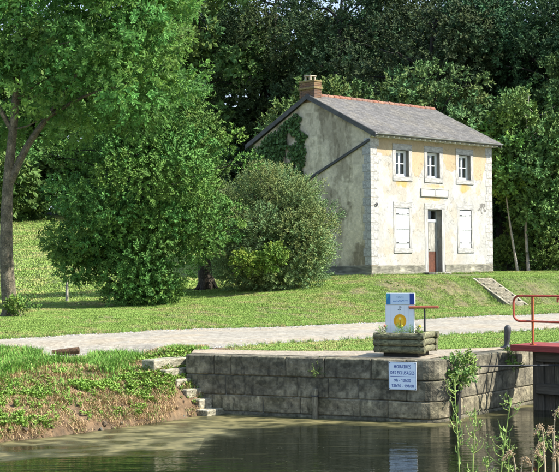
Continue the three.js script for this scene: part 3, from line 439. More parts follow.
{
  const c = document.createElement('canvas'); c.width = 512; c.height = 700; const x = c.getContext('2d');
  x.fillStyle = '#e9edf0'; x.fillRect(0, 0, 512, 700); x.strokeStyle = '#c9d0d6'; x.lineWidth = 3; for (let i = 1; i < 6; i++) { x.beginPath(); x.moveTo(0, i * 110); x.lineTo(512, i * 110); x.stroke(); x.beginPath(); x.moveTo(i * 85, 0); x.lineTo(i * 85, 700); x.stroke(); }
  x.fillStyle = '#f0ac00'; x.beginPath(); x.ellipse(262, 345, 118, 150, 0, 0, 6.3); x.fill(); x.fillStyle = '#ffc81e'; x.beginPath(); x.ellipse(262, 345, 70, 95, 0, 0, 6.3); x.fill(); x.fillStyle = '#b07a10'; x.fillRect(254, 330, 18, 160); x.fillStyle = '#fbe9a0'; x.beginPath(); x.arc(262, 290, 26, 0, 6.3); x.fill();
  x.fillStyle = '#4b4f55'; x.font = 'italic bold 120px serif'; x.textAlign = 'center'; x.fillText('2', 250, 110); x.fillRect(258, 130, 6, 70);
  const t = new THREE.CanvasTexture(c); t.colorSpace = THREE.SRGBColorSpace;
  const h = document.createElement('canvas'); h.width = 512; h.height = 200; const y = h.getContext('2d'); y.fillStyle = '#cfe0ee'; y.fillRect(0, 0, 512, 200); y.fillStyle = '#2f7fae'; y.fillRect(0, 0, 78, 200); y.fillStyle = '#49a6b8'; y.beginPath(); y.moveTo(0, 0); y.lineTo(78, 0); y.lineTo(0, 130); y.fill(); y.fillStyle = '#1d3f94'; y.fillRect(425, 0, 87, 200); y.fillStyle = '#8fa9bf'; for (let i = 0; i < 6; i++) y.fillRect(190 + i * 22, 56 + (i % 2) * 4, 15, 22); y.fillStyle = '#4f7fb4'; for (let i = 0; i < 15; i++) y.fillRect(120 + i * 19, 132 - i + (i % 3) * 3, 12, 20);
  const ht = new THREE.CanvasTexture(h); ht.colorSpace = THREE.SRGBColorSpace;
  const p = plp(-0.56, 0.38, -0.3); const o = thing('display_board', 'white board with blue header and yellow disc standing in the log planter', 'board', [p.x, p.y, p.z], PT + 0.06);
  part('panel', rbox(0.6, 0.66, 0.045, 0.006, 0, 0.33, 0), whitePaint, o); part('panel_print', new THREE.PlaneGeometry(0.575, 0.64).translate(0, 0.33, 0.0255), std(0xffffff, { map: t, roughness: 0.5 }), o);
  part('header', rbox(0.6, 0.235, 0.05, 0.006, 0.02, 0.78, 0.004), whitePaint, o); part('header_print', new THREE.PlaneGeometry(0.59, 0.225).translate(0.02, 0.78, 0.032), std(0xffffff, { map: ht, roughness: 0.5 }), o);
}
{
  const p = plp(-0.08, 0.36, -0.42); const o = thing('wooden_perch', 'rust coloured flat bar on a dark post rising from the log planter', 'perch', [p.x, p.y, p.z], PT + 0.35);
  part('post', new THREE.CylinderGeometry(0.018, 0.022, 0.62, 8).translate(0, 0.31, 0), steelGrey, o); part('bar', rbox(0.6, 0.055, 0.16, 0.015, -0.02, 0.63, 0), std(col(0.72, 0.2, 0.09), { map: withRep(grainTex, 2), roughness: 0.7 }), o); part('collar', new THREE.CylinderGeometry(0.035, 0.05, 0.12, 10).translate(0, 0.06, 0), std(col(0.16, 0.2, 0.1)), o);
}
// lock hours sign on the quay wall
{
  const c = document.createElement('canvas'); c.width = 512; c.height = 490; const x = c.getContext('2d'); x.fillStyle = '#e6f0f8'; x.fillRect(0, 0, 512, 490); x.fillStyle = '#1c3f8f'; x.textAlign = 'center';
  const line = (t, y, s, w) => { x.font = 'bold ' + s + 'px sans-serif'; x.fillText(t, 256, y, w); }; line('HORAIRES', 108, 84, 330); line('DES ECLUSAGES', 218, 84, 462); x.fillRect(26, 250, 460, 9); line('9h - 12h30', 350, 72, 320); line('13h30 - 19h00', 450, 76, 430); x.strokeStyle = '#9fb4cf'; x.lineWidth = 6; x.strokeRect(4, 4, 504, 482);
  const t = new THREE.CanvasTexture(c); t.colorSpace = THREE.SRGBColorSpace; const a = onQuay(4.82, 0.035, 0.9); const o = thing('lock_hours_sign', 'white square sign with blue lettering of lock hours fixed to the quay wall', 'sign', [a.p.x, 0.9, a.p.z], a.turn);
  part('plate', rbox(0.57, 0.545, 0.012, 0.003, 0, 0, 0), whitePaint, o); part('print', new THREE.PlaneGeometry(0.555, 0.53).translate(0, 0, 0.0085), std(0xffffff, { map: t, roughness: 0.45 }), o); for (const [u, v] of [[-1, -1], [1, -1], [-1, 1], [1, 1]]) part('screw', new THREE.CylinderGeometry(0.009, 0.009, 0.006, 8).rotateX(Math.PI / 2).translate(u * 0.262, v * 0.25, 0.011), steelGrey, o);
}
{ // drift log at the bank top
  const g = new THREE.CylinderGeometry(0.055, 0.085, 0.62, 9, 4).rotateZ(Math.PI / 2 + 0.07); tag(part('fallen_log', g, std(col(0.30, 0.16, 0.09), { map: withRep(stoneTex, 2), bumpMap: withRep(bumpTex, 2), bumpScale: 0.02 }), scene), 'short reddish brown log lying in the grass at the top of the canal bank', 'log').position.set(-4.9, ground(-4.9, 29.7) + 0.095, -29.7);
}
// field fence posts
[[-8.1, 49.5, 0.85], [-5.2, 52, 0.8], [-7.0, 53.5, 0.7]].forEach(([X, D, h], i) => { const o = thing('fence_post', ['pale wooden fence post in the shade behind the slanting tree trunk', 'grey fence post beside the dense round bush at the field edge', 'short grey fence post further into the field behind the pale post'][i], 'post', [X, ground(X, D) - 0.1, -D], 0, 'posts along the field edge'); part('post', new THREE.CylinderGeometry(0.05, 0.06, h + 0.1, 8).translate(0, (h + 0.1) / 2, 0), paleWood, o); part('wire_staple', box(0.02, 0.03, 0.03, 0.05, h * 0.8, 0), steelGrey, o); });

// ---------------------------------------------------------------- vegetation
const leafMat = (c, t = 0) => new THREE.MeshPhysicalMaterial({ color: c, roughness: t ? 1 : 0.75, transmission: t, thickness: 0, side: THREE.DoubleSide, specularIntensity: 0.4 });
function leafShape(L, W, bend = 0.12) { // pointed leaf along +y with a fold
  const p = [0, 0, 0, -W / 2, L * 0.45, W * 0.22, 0, L * 0.5, 0, W / 2, L * 0.45, W * 0.22, 0, L, -L * bend]; const g = new THREE.BufferGeometry(); g.setAttribute('position', new THREE.Float32BufferAttribute(p, 3)); g.setIndex([0, 2, 1, 0, 3, 2, 1, 2, 4, 2, 3, 4]); return g;
}
function sprig(n, L, W, len, spread) { // short twig with leaves set around it, growing along +y
  const list = []; for (let i = 0; i < n; i++) { const g = leafShape(L * rr(0.7, 1.15), W * rr(0.8, 1.15), rr(0, 0.3)); const q = new THREE.Quaternion().setFromEuler(new THREE.Euler(rr(0.5, 1.3) * spread, 0, rr(-0.5, 0.5))); const q2 = new THREE.Quaternion().setFromAxisAngle(V(0, 1, 0), i * 2.4 + rr(-0.5, 0.5)); g.applyMatrix4(new THREE.Matrix4().compose(V(0, len * (i + rnd()) / n, 0), q2.multiply(q), V(1, 1, 1))); list.push(g.toNonIndexed()); }
  const g = mergeGeometries(list); g.computeVertexNormals(); return g;
}
const sprigs = { broad: [sprig(9, 0.17, 0.085, 0.26, 1), sprig(9, 0.15, 0.08, 0.3, 1.1)], medium: [sprig(10, 0.12, 0.065, 0.26, 1), sprig(10, 0.11, 0.06, 0.24, 1.1)], narrow: [sprig(12, 0.10, 0.034, 0.34, 0.8), sprig(12, 0.095, 0.032, 0.3, 0.9)], far: [sprig(9, 0.25, 0.15, 0.42, 1.1), sprig(9, 0.22, 0.14, 0.4, 1.2)], farther: [sprig(8, 0.42, 0.28, 0.7, 1.1)] };
const UP = V(0, 1, 0);
// crown: leaf sprigs gathered in clumps; lobes are [x, y, z, rx, ry, rz, clumps]
function foliage(parent, lobes, { kind, clumpR, per, color, vary = 0.25, mat, upward = 0.3, name = 'crown', shell = 0.5, flat = 0.75, size = 1 }) {
  const clumps = []; for (const [x, y, z, rx, ry, rz, n] of lobes) for (let i = 0; i < n; i++) { const d = V(rr(-1, 1), rr(-1, 1), rr(-1, 1)); if (d.lengthSq() > 1 || d.lengthSq() < 0.001) { i--; continue; } const r = Math.pow(d.length(), shell); d.normalize().multiplyScalar(r); const far = rnd() < 0.22 && d.y > -0.4; if (far) d.multiplyScalar(rr(1.12, 1.42) / d.length()); clumps.push([V(x + d.x * rx, y + d.y * ry, z + d.z * rz), clumpR * (far ? rr(0.35, 0.65) : rr(0.55, 1.35)), V(d.x, d.y, d.z), rr(0.75, 1.25), rnd()]); }
  const geos = sprigs[kind], M = new THREE.Matrix4(), Q = new THREE.Quaternion(), R = new THREE.Quaternion(); const total = Math.round(clumps.reduce((s, c) => s + per * c[1] * c[1] / (clumpR * clumpR), 0));
  geos.forEach((geo, gi) => {
    const im = shade(new THREE.InstancedMesh(geo, mat, Math.ceil(total / geos.length) + clumps.length * 2)); let n = 0;
    for (const [c, r, out, tone, hue] of clumps) { const k = Math.round(per * r * r / (clumpR * clumpR) / geos.length); for (let i = 0; i < k && n < im.instanceMatrix.count; i++) { const d = V(rr(-1, 1), rr(-1, 1), rr(-1, 1)); if (d.lengthSq() > 1) { i--; continue; } const l = d.length() || 1; d.multiplyScalar(Math.pow(l, 0.45) / l); const p = V(c.x + d.x * r, c.y + d.y * r * flat, c.z + d.z * r); const ax = d.clone().addScaledVector(out, 0.5).add(V(rr(-0.6, 0.6), rr(-0.5, 0.5) + upward, rr(-0.6, 0.6))).normalize(); Q.setFromUnitVectors(UP, ax); R.setFromAxisAngle(UP, rnd() * 6.28); const s = rr(0.75, 1.25) * size; M.compose(p, Q.multiply(R), V(s, s, s)); im.setMatrixAt(n, M); const t = tone * rr(1 - vary, 1 + vary), y = (hue - 0.5) * 0.5 + rr(-0.12, 0.12); im.setColorAt(n, col(color[0] * t * (1 + y * 0.7), color[1] * t, color[2] * t * (1 - y * 0.4))); n++; } }
    im.count = n; im.name = name; im.userData.kind = 'stuff'; parent.add(im);
  });
  return clumps;
}
function limbs(parent, clumps, trunkPts, frac, r0, mat, name = 'branch') { // forked limbs from the trunk out to the clumps
  const list = []; clumps.forEach(([c], i) => { if (rnd() > frac) return; const lim = Math.max(trunkPts[0].y + (trunkPts[trunkPts.length - 1].y - trunkPts[0].y) * rr(0.36, 0.72), Math.min(trunkPts[trunkPts.length - 1].y, c.y - 0.35 * Math.hypot(c.x - trunkPts[1].x, c.z - trunkPts[1].z))); let b = trunkPts[trunkPts.length - 1]; for (let k = 0; k < trunkPts.length - 1; k++) if (lim >= trunkPts[k].y && lim <= trunkPts[k + 1].y) b = trunkPts[k].clone().lerp(trunkPts[k + 1], (lim - trunkPts[k].y) / (trunkPts[k + 1].y - trunkPts[k].y)); const mid = b.clone().lerp(c, 0.5).add(V(rr(-0.4, 0.4), rr(-0.3, 0.7), rr(-0.4, 0.4))); list.push(tube([b, mid, c], r0 * rr(0.6, 1), r0 * 0.15, 5, 4)); });
  if (list.length) { const m = part(name, mergeGeometries(list), mat, parent); m.userData.kind = 'stuff'; }
}
function tree(name, label, group, X, D, trunk, lobes, opt) { // trunk: list of [dx, y, dz, r]
  const o = thing(name, label, opt.category || 'tree', [X, ground(X, D) - 0.08, -D], 0, group); const pts = trunk.map(t => V(t[0], t[1], t[2]));
  part('trunk', tube(pts, trunk[0][3], trunk[trunk.length - 1][3], 10, trunk.length * 4), opt.bark || darkBark, o);
  { const fl = []; for (let i = 0; i < 5; i++) { const a = i * 1.257 + rnd(); const r = trunk[0][3]; fl.push(tube([V(Math.cos(a) * r * 0.4, r * 1.6, Math.sin(a) * r * 0.4), V(Math.cos(a) * r * 1.0, r * 0.5, Math.sin(a) * r * 1.0), V(Math.cos(a) * r * 1.9, -0.05, Math.sin(a) * r * 1.9)], r * 0.5, r * 0.2, 6, 4)); } part('root_flare', mergeGeometries(fl), opt.bark || darkBark, o); }
  const cl = foliage(o, lobes, opt); limbs(o, cl, pts, opt.limbFrac ?? 0.35, opt.limbR ?? trunk[0][3] * 0.3, opt.bark || darkBark); return o;
}
const mats = { walnut: leafMat(0xffffff, 0.35), hazel: leafMat(0xffffff), willow: leafMat(0xffffff), dark: leafMat(0xffffff) };

// the slanting tree at the verge, its crown spreading over the dense bush
const leaning = tree('leaning_tree', 'tall leafy tree with slim pale leaning trunk on the road verge', null, -8.05, 38.9, [[0, 0, 0, 0.24], [-0.12, 2, 0, 0.2], [-0.05, 4.2, 0, 0.18], [0.2, 6.5, 0.1, 0.14], [0.3, 9.5, 0, 0.07]], [
  [3.1, 8.6, 0.3, 2.1, 1.7, 2.4, 32], [4.1, 7.2, 0.6, 1.2, 1.4, 1.6, 16], [2.6, 6.6, 0.2, 1.8, 1.2, 1.8, 18], [1.2, 10.2, 0, 3.2, 1.8, 2.6, 34], [3.6, 10.0, 0.2, 1.6, 1.5, 2.0, 18], [-1.5, 8.4, 0, 1.4, 1.3, 1.6, 8], [0.3, 6.2, -0.6, 1.4, 0.9, 1.2, 7], [-2.2, 10.5, 0, 2, 1.6, 2, 16], [0.1, 8.6, 0.9, 1.5, 1.6, 0.8, 14], [0.9, 7.3, 0.8, 1.2, 1.0, 0.8, 9]],
  { kind: 'broad', clumpR: 0.66, per: 42, color: [0.13, 0.27, 0.055], mat: mats.walnut, bark, limbFrac: 0.07, limbR: 0.05, upward: 0.1 });
part('limb', tube([V(-0.05, 4.0, 0), V(0.55, 5.2, 0.05), V(1.5, 6.5, 0.1), V(2.6, 8.2, 0.2)], 0.13, 0.04, 8, 14), bark, leaning); part('limb', tube([V(0.1, 5.6, 0), V(-0.5, 6.7, 0.1), V(-1.3, 8.2, 0.1)], 0.09, 0.03, 8, 10), bark, leaning); part('limb', tube([V(1.1, 6.0, 0.08), V(2.2, 6.6, 0.2), V(3.6, 7.0, 0.4)], 0.07, 0.02, 8, 10), bark, leaning);
// dense round bush-like tree
tree('dense_hazel', 'dense rounded bright green bush with branches down to the ground', null, -4.85, 46, [[0, 0, 0, 0.2], [0.1, 1.5, 0, 0.16], [0, 3.5, 0, 0.1], [0.1, 5.5, 0, 0.05]], [
  [-0.1, 4.6, 0, 2.9, 2.3, 2.6, 80], [0.2, 6.3, 0, 2.1, 1.5, 2.0, 36], [-1.5, 2.7, 0.6, 1.5, 1.0, 1.6, 20], [1.4, 2.9, 0.6, 1.5, 1.2, 1.6, 26], [0.1, 1.4, 0.8, 1.3, 0.9, 1.0, 14], [0, 0.7, 0.3, 1.0, 0.5, 1.0, 12], [-2.4, 1.7, 0.3, 0.7, 0.5, 0.8, 6]],
  { kind: 'medium', clumpR: 0.66, per: 76, color: [0.108, 0.218, 0.046], mat: mats.hazel, limbFrac: 0.4, limbR: 0.05, category: 'bush' });
tree('gnarled_tree', 'tree with thick gnarled dark trunk leaning behind the dense bush', null, -2.95, 52.5, [[0, 0, 0, 0.34], [-0.1, 1.2, 0, 0.27], [-0.3, 2.6, 0, 0.2], [-0.3, 5.2, 0, 0.1]], [[-0.8, 4.0, 0, 1.7, 1.6, 1.6, 40], [-0.9, 5.8, 0, 1.2, 1.2, 1.3, 18], [0.1, 2.7, 0.5, 1.2, 0.6, 1.0, 10]],
  { kind: 'medium', clumpR: 0.7, per: 66, color: [0.12, 0.2, 0.042], mat: mats.hazel, bark: std(col(0.16, 0.125, 0.09), { map: withRep(stoneTex, 1.2), bumpMap: withRep(bumpTex, 1.5), bumpScale: 0.03 }) });
// grey green bush against the gable
tree('willow_bush', 'loose grey green willowy bush growing in front of the gable wall', null, -0.45, 50.6, [[0, 0, 0, 0.14], [0.1, 1, 0, 0.11], [0, 2.4, 0, 0.08], [0.1, 4.2, 0, 0.03]], [
  [0, 2.7, 0, 2.0, 1.4, 1.7, 62], [0.3, 3.9, 0, 1.3, 0.9, 1.2, 24], [-0.8, 1.6, 0.3, 1.3, 1.1, 1.2, 26], [1.1, 2.0, 0.3, 1.1, 1.2, 1.0, 22], [1.6, 2.9, 0, 0.7, 0.8, 0.8, 10], [0.9, 0.75, 0.5, 1.0, 0.6, 0.7, 14], [-0.7, 0.7, 0.5, 1.1, 0.6, 0.8, 16], [0.1, 0.5, 0.8, 1.2, 0.5, 0.6, 14], [1.3, 1.4, 0.3, 0.9, 0.8, 0.8, 14]],
  { kind: 'narrow', clumpR: 0.5, per: 66, color: [0.185, 0.25, 0.09], mat: mats.willow, upward: 0.7, limbFrac: 0.5, limbR: 0.03, category: 'bush' });
{ // one fresh green spray across the willow bush
  const o = thing('maple_spray', 'bright yellow green leafy spray reaching across the willowy bush', 'branch', [-0.9, 3.15, -48.6]); part('branch', tube([V(-0.9, -0.5, -0.3), V(-0.2, 0, 0), V(1.0, 0.3, 0.1)], 0.025, 0.008, 5, 6), bark, o); foliage(o, [[-0.3, 0, 0, 0.4, 0.2, 0.3, 5], [0.5, 0.15, 0, 0.5, 0.2, 0.3, 6]], { kind: 'medium', clumpR: 0.3, per: 26, color: [0.16, 0.25, 0.04], mat: mats.hazel, name: 'leaves' });
}
// wood behind the house: [X, D, height, crown radius, tone, label]
const woods = [
  [-5.8, 110, 21, 5.5, 'tall dark green tree standing over the dense bush in the wood'], [-0.2, 100, 22, 5, 'tall dark tree rising left of the chimney in the wood'], [4.4, 92, 22, 5, 'tall dark tree rising straight behind the chimney'], [8.8, 75, 16.5, 4.8, 'broad dark tree towering over the middle of the slate roof'], [13.2, 78, 18, 5.2, 'broad dark tree towering over the right end of the slate roof'], [16.4, 73, 15.5, 4.6, 'tall dark tree at the edge of the wood right of the house'], [-10.4, 112, 22, 5.5, 'tall blue green tree beyond the leaning tree crown'], [20.5, 78, 16, 5, 'dark tree of the wood farthest beyond the lock gate'],
];
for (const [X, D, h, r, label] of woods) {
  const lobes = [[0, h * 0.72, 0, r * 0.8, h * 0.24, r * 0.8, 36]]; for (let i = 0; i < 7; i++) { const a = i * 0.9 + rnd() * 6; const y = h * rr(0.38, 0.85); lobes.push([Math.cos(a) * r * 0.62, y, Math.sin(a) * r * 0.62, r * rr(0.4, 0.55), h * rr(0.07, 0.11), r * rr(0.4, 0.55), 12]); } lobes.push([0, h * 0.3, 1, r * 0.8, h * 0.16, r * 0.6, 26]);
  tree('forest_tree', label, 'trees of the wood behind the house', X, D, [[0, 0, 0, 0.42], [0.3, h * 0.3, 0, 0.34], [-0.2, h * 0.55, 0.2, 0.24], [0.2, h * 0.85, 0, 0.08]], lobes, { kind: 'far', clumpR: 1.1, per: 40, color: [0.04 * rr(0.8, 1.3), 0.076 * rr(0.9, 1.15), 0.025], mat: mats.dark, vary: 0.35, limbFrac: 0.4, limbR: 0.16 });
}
// lighter trees nearer the house
tree('young_ash', 'lighter green young tree crown showing just above the roof ridge', null, 8.3, 67.5, [[0, 0, 0, 0.22], [0.1, 4, 0, 0.17], [0, 8, 0, 0.08]], [[-0.3, 8.6, 0, 2.3, 1.7, 1.8, 34], [1.2, 7.6, 0, 1.6, 1.4, 1.5, 18], [-1.4, 9.3, 0, 1.3, 1.0, 1.2, 12]], { kind: 'far', clumpR: 0.8, per: 34, color: [0.105, 0.165, 0.05], mat: mats.hazel });
tree('young_oak', 'lighter green young tree beside the chimney on the roof ridge', null, 1.2, 65.5, [[0, 0, 0, 0.2], [0.2, 3, 0, 0.16], [0, 7, 0, 0.08]], [[0.2, 6.6, 0, 1.8, 1.9, 1.6, 28], [-0.9, 4.5, 0, 1.4, 1.6, 1.4, 20], [1.5, 8.0, 0, 1.6, 0.9, 1.2, 14]], { kind: 'far', clumpR: 0.75, per: 32, color: [0.10, 0.16, 0.042], mat: mats.hazel });
tree('slender_tree', 'slender tree with pale thin trunk right of the house end', null, 12.7, 66.5, [[0, 0, 0, 0.09], [-0.1, 2.4, 0, 0.08], [0.1, 5, 0, 0.06], [0, 8, 0, 0.03]], [[0.2, 5.6, 0, 1.7, 2.2, 1.6, 34], [-0.6, 7.8, 0, 1.3, 1.2, 1.2, 14], [0.9, 3.4, -0.2, 1.4, 0.9, 1.2, 12], [1.4, 7.0, 0, 1.2, 1.4, 1.2, 14]], { kind: 'far', clumpR: 0.62, per: 30, color: [0.10, 0.175, 0.045], mat: mats.hazel, bark: paleWood });
tree('slender_tree', 'second slender tree with thin leaning stem beside the pale trunk', null, 12.1, 66.2, [[0, 0, 0, 0.07], [-0.35, 2.4, 0, 0.055], [-0.6, 4.4, 0, 0.03]], [[-0.6, 5.0, 0, 0.9, 1.3, 0.9, 12], [-0.9, 6.8, 0, 0.8, 0.9, 0.8, 8]], { kind: 'far', clumpR: 0.55, per: 28, color: [0.15, 0.27, 0.05], mat: mats.hazel, bark: paleWood });
tree('edge_oak', 'mid green oak at the wood edge beyond the slender trunks', null, 15.6, 69, [[0, 0, 0, 0.25], [0.1, 4, 0, 0.2], [0, 9, 0, 0.1]], [[0, 7.5, 0, 2.6, 3.4, 2.2, 60], [-1, 4, 0.5, 2, 1.6, 1.6, 22]], { kind: 'far', clumpR: 0.85, per: 36, color: [0.075, 0.125, 0.034], mat: mats.dark });
// undergrowth right of the house
[[11.9, 68.0, 1.6, 1.1, 'dark low shrub filling the gap at the house end'], [14.0, 66.6, 1.5, 1.3, 'leafy green shrub on the right of the slender trunks'], [15.6, 66.9, 1.7, 1.2, 'leafy green shrub at the wood edge beyond the red walkway'], [13.2, 69.5, 1.8, 2.0, 'tall dark shrub deep behind the slender trunks']].forEach(([X, D, r, h, l]) => tree('shrub', l, 'shrubs right of the house', X, D, [[0, 0, 0, 0.06], [0, h * 0.6, 0, 0.03]], [[0, h * 0.75, 0, r * 0.8, h * 0.6, r * 0.7, 20]], { kind: 'medium', clumpR: 0.5, per: 34, color: [0.09, 0.155, 0.034], mat: mats.hazel, category: 'shrub' }));
[[-6.5, 92, 'broad low thicket at the wood foot seen past the dense bush'], [-2.2, 96, 'broad low thicket at the wood foot behind the willowy bush'], [2.2, 92, 'broad low thicket at the wood foot behind the gable'], [-11, 101, 'broad low thicket at the top of the field by the hedge']].forEach(([X, D, l]) => tree('thicket', l, 'thickets at the foot of the wood', X, D, [[0, 0, 0, 0.1], [0, 2, 0, 0.05]], [[0, 2.2, 0, 2.8, 2.4, 1.6, 34]], { kind: 'farther', clumpR: 0.9, per: 26, color: [0.045, 0.08, 0.025], mat: mats.dark, category: 'thicket' }));
// trees along the top of the field
[[-19.5, 104, 15, 4.2, 'leafy tree at the top of the field left of the leaning trunk'], [-15, 106, 16, 4.6, 'leafy tree at the top of the field seen right of the leaning trunk'], [-10.5, 105, 15, 4.4, 'leafy tree at the top of the field above the pale post'], [-6, 100, 18, 5, 'leafy tree at the top of the field behind the dense bush'], [-23, 98, 16, 5, 'leafy tree at the far left end of the field hedge']].forEach(([X, D, h, r, l]) => tree('field_tree', l, 'trees along the top of the field', X, D, [[0, 0, 0, 0.3], [0.2, h * 0.4, 0, 0.25], [0, h * 0.8, 0, 0.1]], [[0, h * 0.66, 0, r, h * 0.3, r * 0.8, 46], [0, h * 0.26, 1, r * 1.0, h * 0.14, r * 0.7, 26], [0, h * 0.07, 0, r * 1.2, h * 0.08, r * 0.6, 16]], { kind: 'farther', clumpR: 1.3, per: 34, color: [0.10, 0.175, 0.042], mat: mats.dark }));
// far rows that close the wood
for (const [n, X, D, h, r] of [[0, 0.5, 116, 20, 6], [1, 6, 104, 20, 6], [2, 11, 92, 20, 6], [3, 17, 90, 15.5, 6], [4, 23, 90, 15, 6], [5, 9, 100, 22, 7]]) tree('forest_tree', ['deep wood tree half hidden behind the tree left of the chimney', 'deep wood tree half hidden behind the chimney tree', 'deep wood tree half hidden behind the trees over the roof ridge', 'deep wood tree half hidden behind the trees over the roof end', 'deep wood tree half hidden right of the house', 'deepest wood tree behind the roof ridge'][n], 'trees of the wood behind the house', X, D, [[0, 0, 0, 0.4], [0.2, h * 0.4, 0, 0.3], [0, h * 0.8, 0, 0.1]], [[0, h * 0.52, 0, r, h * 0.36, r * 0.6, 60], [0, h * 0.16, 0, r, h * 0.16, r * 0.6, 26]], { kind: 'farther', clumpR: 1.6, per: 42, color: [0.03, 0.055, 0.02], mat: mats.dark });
// ivy on the gable
{
  const o = thing('gable_ivy', 'dark ivy climbing the upper part of the gable wall', 'ivy', [HX, HY, -HD], HPHI); const n = 7500, im = shade(new THREE.InstancedMesh(mergeGeometries([leafShape(0.13, 0.12).toNonIndexed()]), mats.dark, n)); im.geometry.computeVertexNormals(); let k = 0, tries = 0; const M = new THREE.Matrix4(), Q = new THREE.Quaternion();
  while (k < n && tries++ < 200000) { const w = rr(3.2, 7.2), h = rr(2.2, 7.7); const top = 7.9 - Math.abs(w - 3.62) * 0.5 - 0.15; const left = table([[2, 3.9], [4.2, 4.0], [5.5, 3.75], [6.4, 3.95], [7.2, 4.25], [8, 4.9]], h); if (h > top || w < left + (fbm(h * 2.2, w * 2.2, 4) - 0.5) * 1.3) continue; if (fbm(w * 1.6 + 30, h * 1.6, 3) < (w > 5.5 && h > 5.2 ? 0.44 : 0.28)) continue; Q.setFromEuler(new THREE.Euler(rr(-0.9, 0.9), rr(-0.9, 0.9), Math.PI + rr(-1, 1))); const base = new THREE.Quaternion().setFromAxisAngle(UP, -Math.PI / 2); M.compose(V(-0.02 - rnd() * rnd() * 0.28, h, -w), base.multiply(Q), V(1, 1, 1).multiplyScalar(rr(0.7, 1.4))); im.setMatrixAt(k, M); const t = rr(0.6, 1.4); im.setColorAt(k, col(0.07 * t, 0.13 * t, 0.04 * t)); k++; }
  im.count = k; im.name = 'leaves'; im.userData.kind = 'stuff'; o.add(im); const st = []; for (let i = 0; i < 7; i++) { const w = 4.4 + i * 0.3; st.push(tube([V(-0.03, 0, -w), V(-0.03, 2.4, -w - rr(-0.3, 0.3)), V(-0.03, 4.6, -w - rr(-0.4, 0.4)), V(-0.03, 6.2, -w - rr(-0.4, 0.2))], 0.03, 0.008, 5, 8)); } part('stem', mergeGeometries(st), darkBark, o);
}
console.log('trees done');

// ---------------------------------------------------------------- grass
function tuftGeo(n, h, w, spread, lean) { const pos = []; for (let i = 0; i < n; i++) { const a = rnd() * 6.28, r = spread * Math.sqrt(rnd()), x = Math.cos(a) * r, z = Math.sin(a) * r, t = rnd() * 6.28, ll = lean * rr(0.3, 1), H = h * rr(0.55, 1.1), dx = Math.cos(t) * w / 2, dz = Math.sin(t) * w / 2, bx = Math.cos(t + 1.57) * ll, bz = Math.sin(t + 1.57) * ll; const b0 = [x - dx, -0.02, z - dz], b1 = [x + dx, -0.02, z + dz], m0 = [x - dx * 0.8 + bx * 0.35, H * 0.6, z - dz * 0.8 + bz * 0.35], m1 = [x + dx * 0.8 + bx * 0.35, H * 0.6, z + dz * 0.8 + bz * 0.35], tp = [x + bx, H, z + bz]; pos.push(...b0, ...b1, ...m1, ...b0, ...m1, ...m0, ...m0, ...m1, ...tp); } const g = new THREE.BufferGeometry(); g.setAttribute('position', new THREE.Float32BufferAttribute(pos, 3)); g.computeVertexNormals(); return g; }
const grassMat = leafMat(0xffffff);
function scatter(name, label, geo, n, pick) { const im = shade(new THREE.InstancedMesh(geo, grassMat, n)); const M = new THREE.Matrix4(), Q = new THREE.Quaternion(); let k = 0; for (let t = 0; t < n * 6 && k < n; t++) { const r = pick(); if (!r) continue; const [X, D, s, sy, c] = r; Q.setFromAxisAngle(UP, rnd() * 6.28); M.compose(V(X, ground(X, D), -D), Q, V(s, s * sy, s)); im.setMatrixAt(k, M); im.setColorAt(k, col(...c)); k++; } im.count = k; im.name = name; im.userData.kind = 'stuff'; im.userData.label = label; im.userData.category = 'grass'; scene.add(im); }
const lawnCol = (X, D) => { const n = fbm(X * 0.35, D * 0.35, 4), m = fbm(X * 1.7 + 9, D * 1.7, 4); const dry = clamp((m - 0.47) * 5 + (n - 0.5) * 3) * rnd(); const t = rr(0.88, 1.12); return [lerp(0.25, 0.45, dry) * t, lerp(0.36, 0.375, dry) * t, lerp(0.08, 0.16, dry) * t]; };
const fr = (D, m) => (rnd() * 2 - 1) * (D * 0.222 + m);
scatter('mown_grass', 'short patchy green grass on the mound and the road verge', tuftGeo(14, 0.042, 0.012, 0.15, 0.05), 105000, () => { const D = rr(27, 66), X = fr(D, 1.5); if (D > 57 && X < 9) return null; if (zone(X, D) !== 'grass') return null; if (D < rN(X) && X < -1.2) return null; const [ins, d, kd] = D < 40 ? canalInfo(X, D) : [false, 9, 'b']; if (ins || d < 0.7) return null; const m = fbm(X * 1.7 + 9, D * 1.7, 4); if (m > 0.55 && rnd() < 0.75) return null; return [X, D, rr(0.6, 1.15), rr(0.6, 1.1), lawnCol(X, D)]; });
scatter('field_grass', 'sunlit pasture grass on the rising field behind the trees', tuftGeo(16, 0.07, 0.03, 0.32, 0.09), 30000, () => { const D = rr(50, 103), X = rr(-24, 2); if (zone(X, D) !== 'grass') return null; const c = lawnCol(X, D); return [X, D, rr(0.8, 1.3), rr(0.6, 1), [c[0] * 1.0, c[1] * 1.0, c[2]]]; });
const bankAt = (X, D) => { const [ins, d, kd] = canalInfo(X, D); return ins || kd !== 'b' ? null : d; };
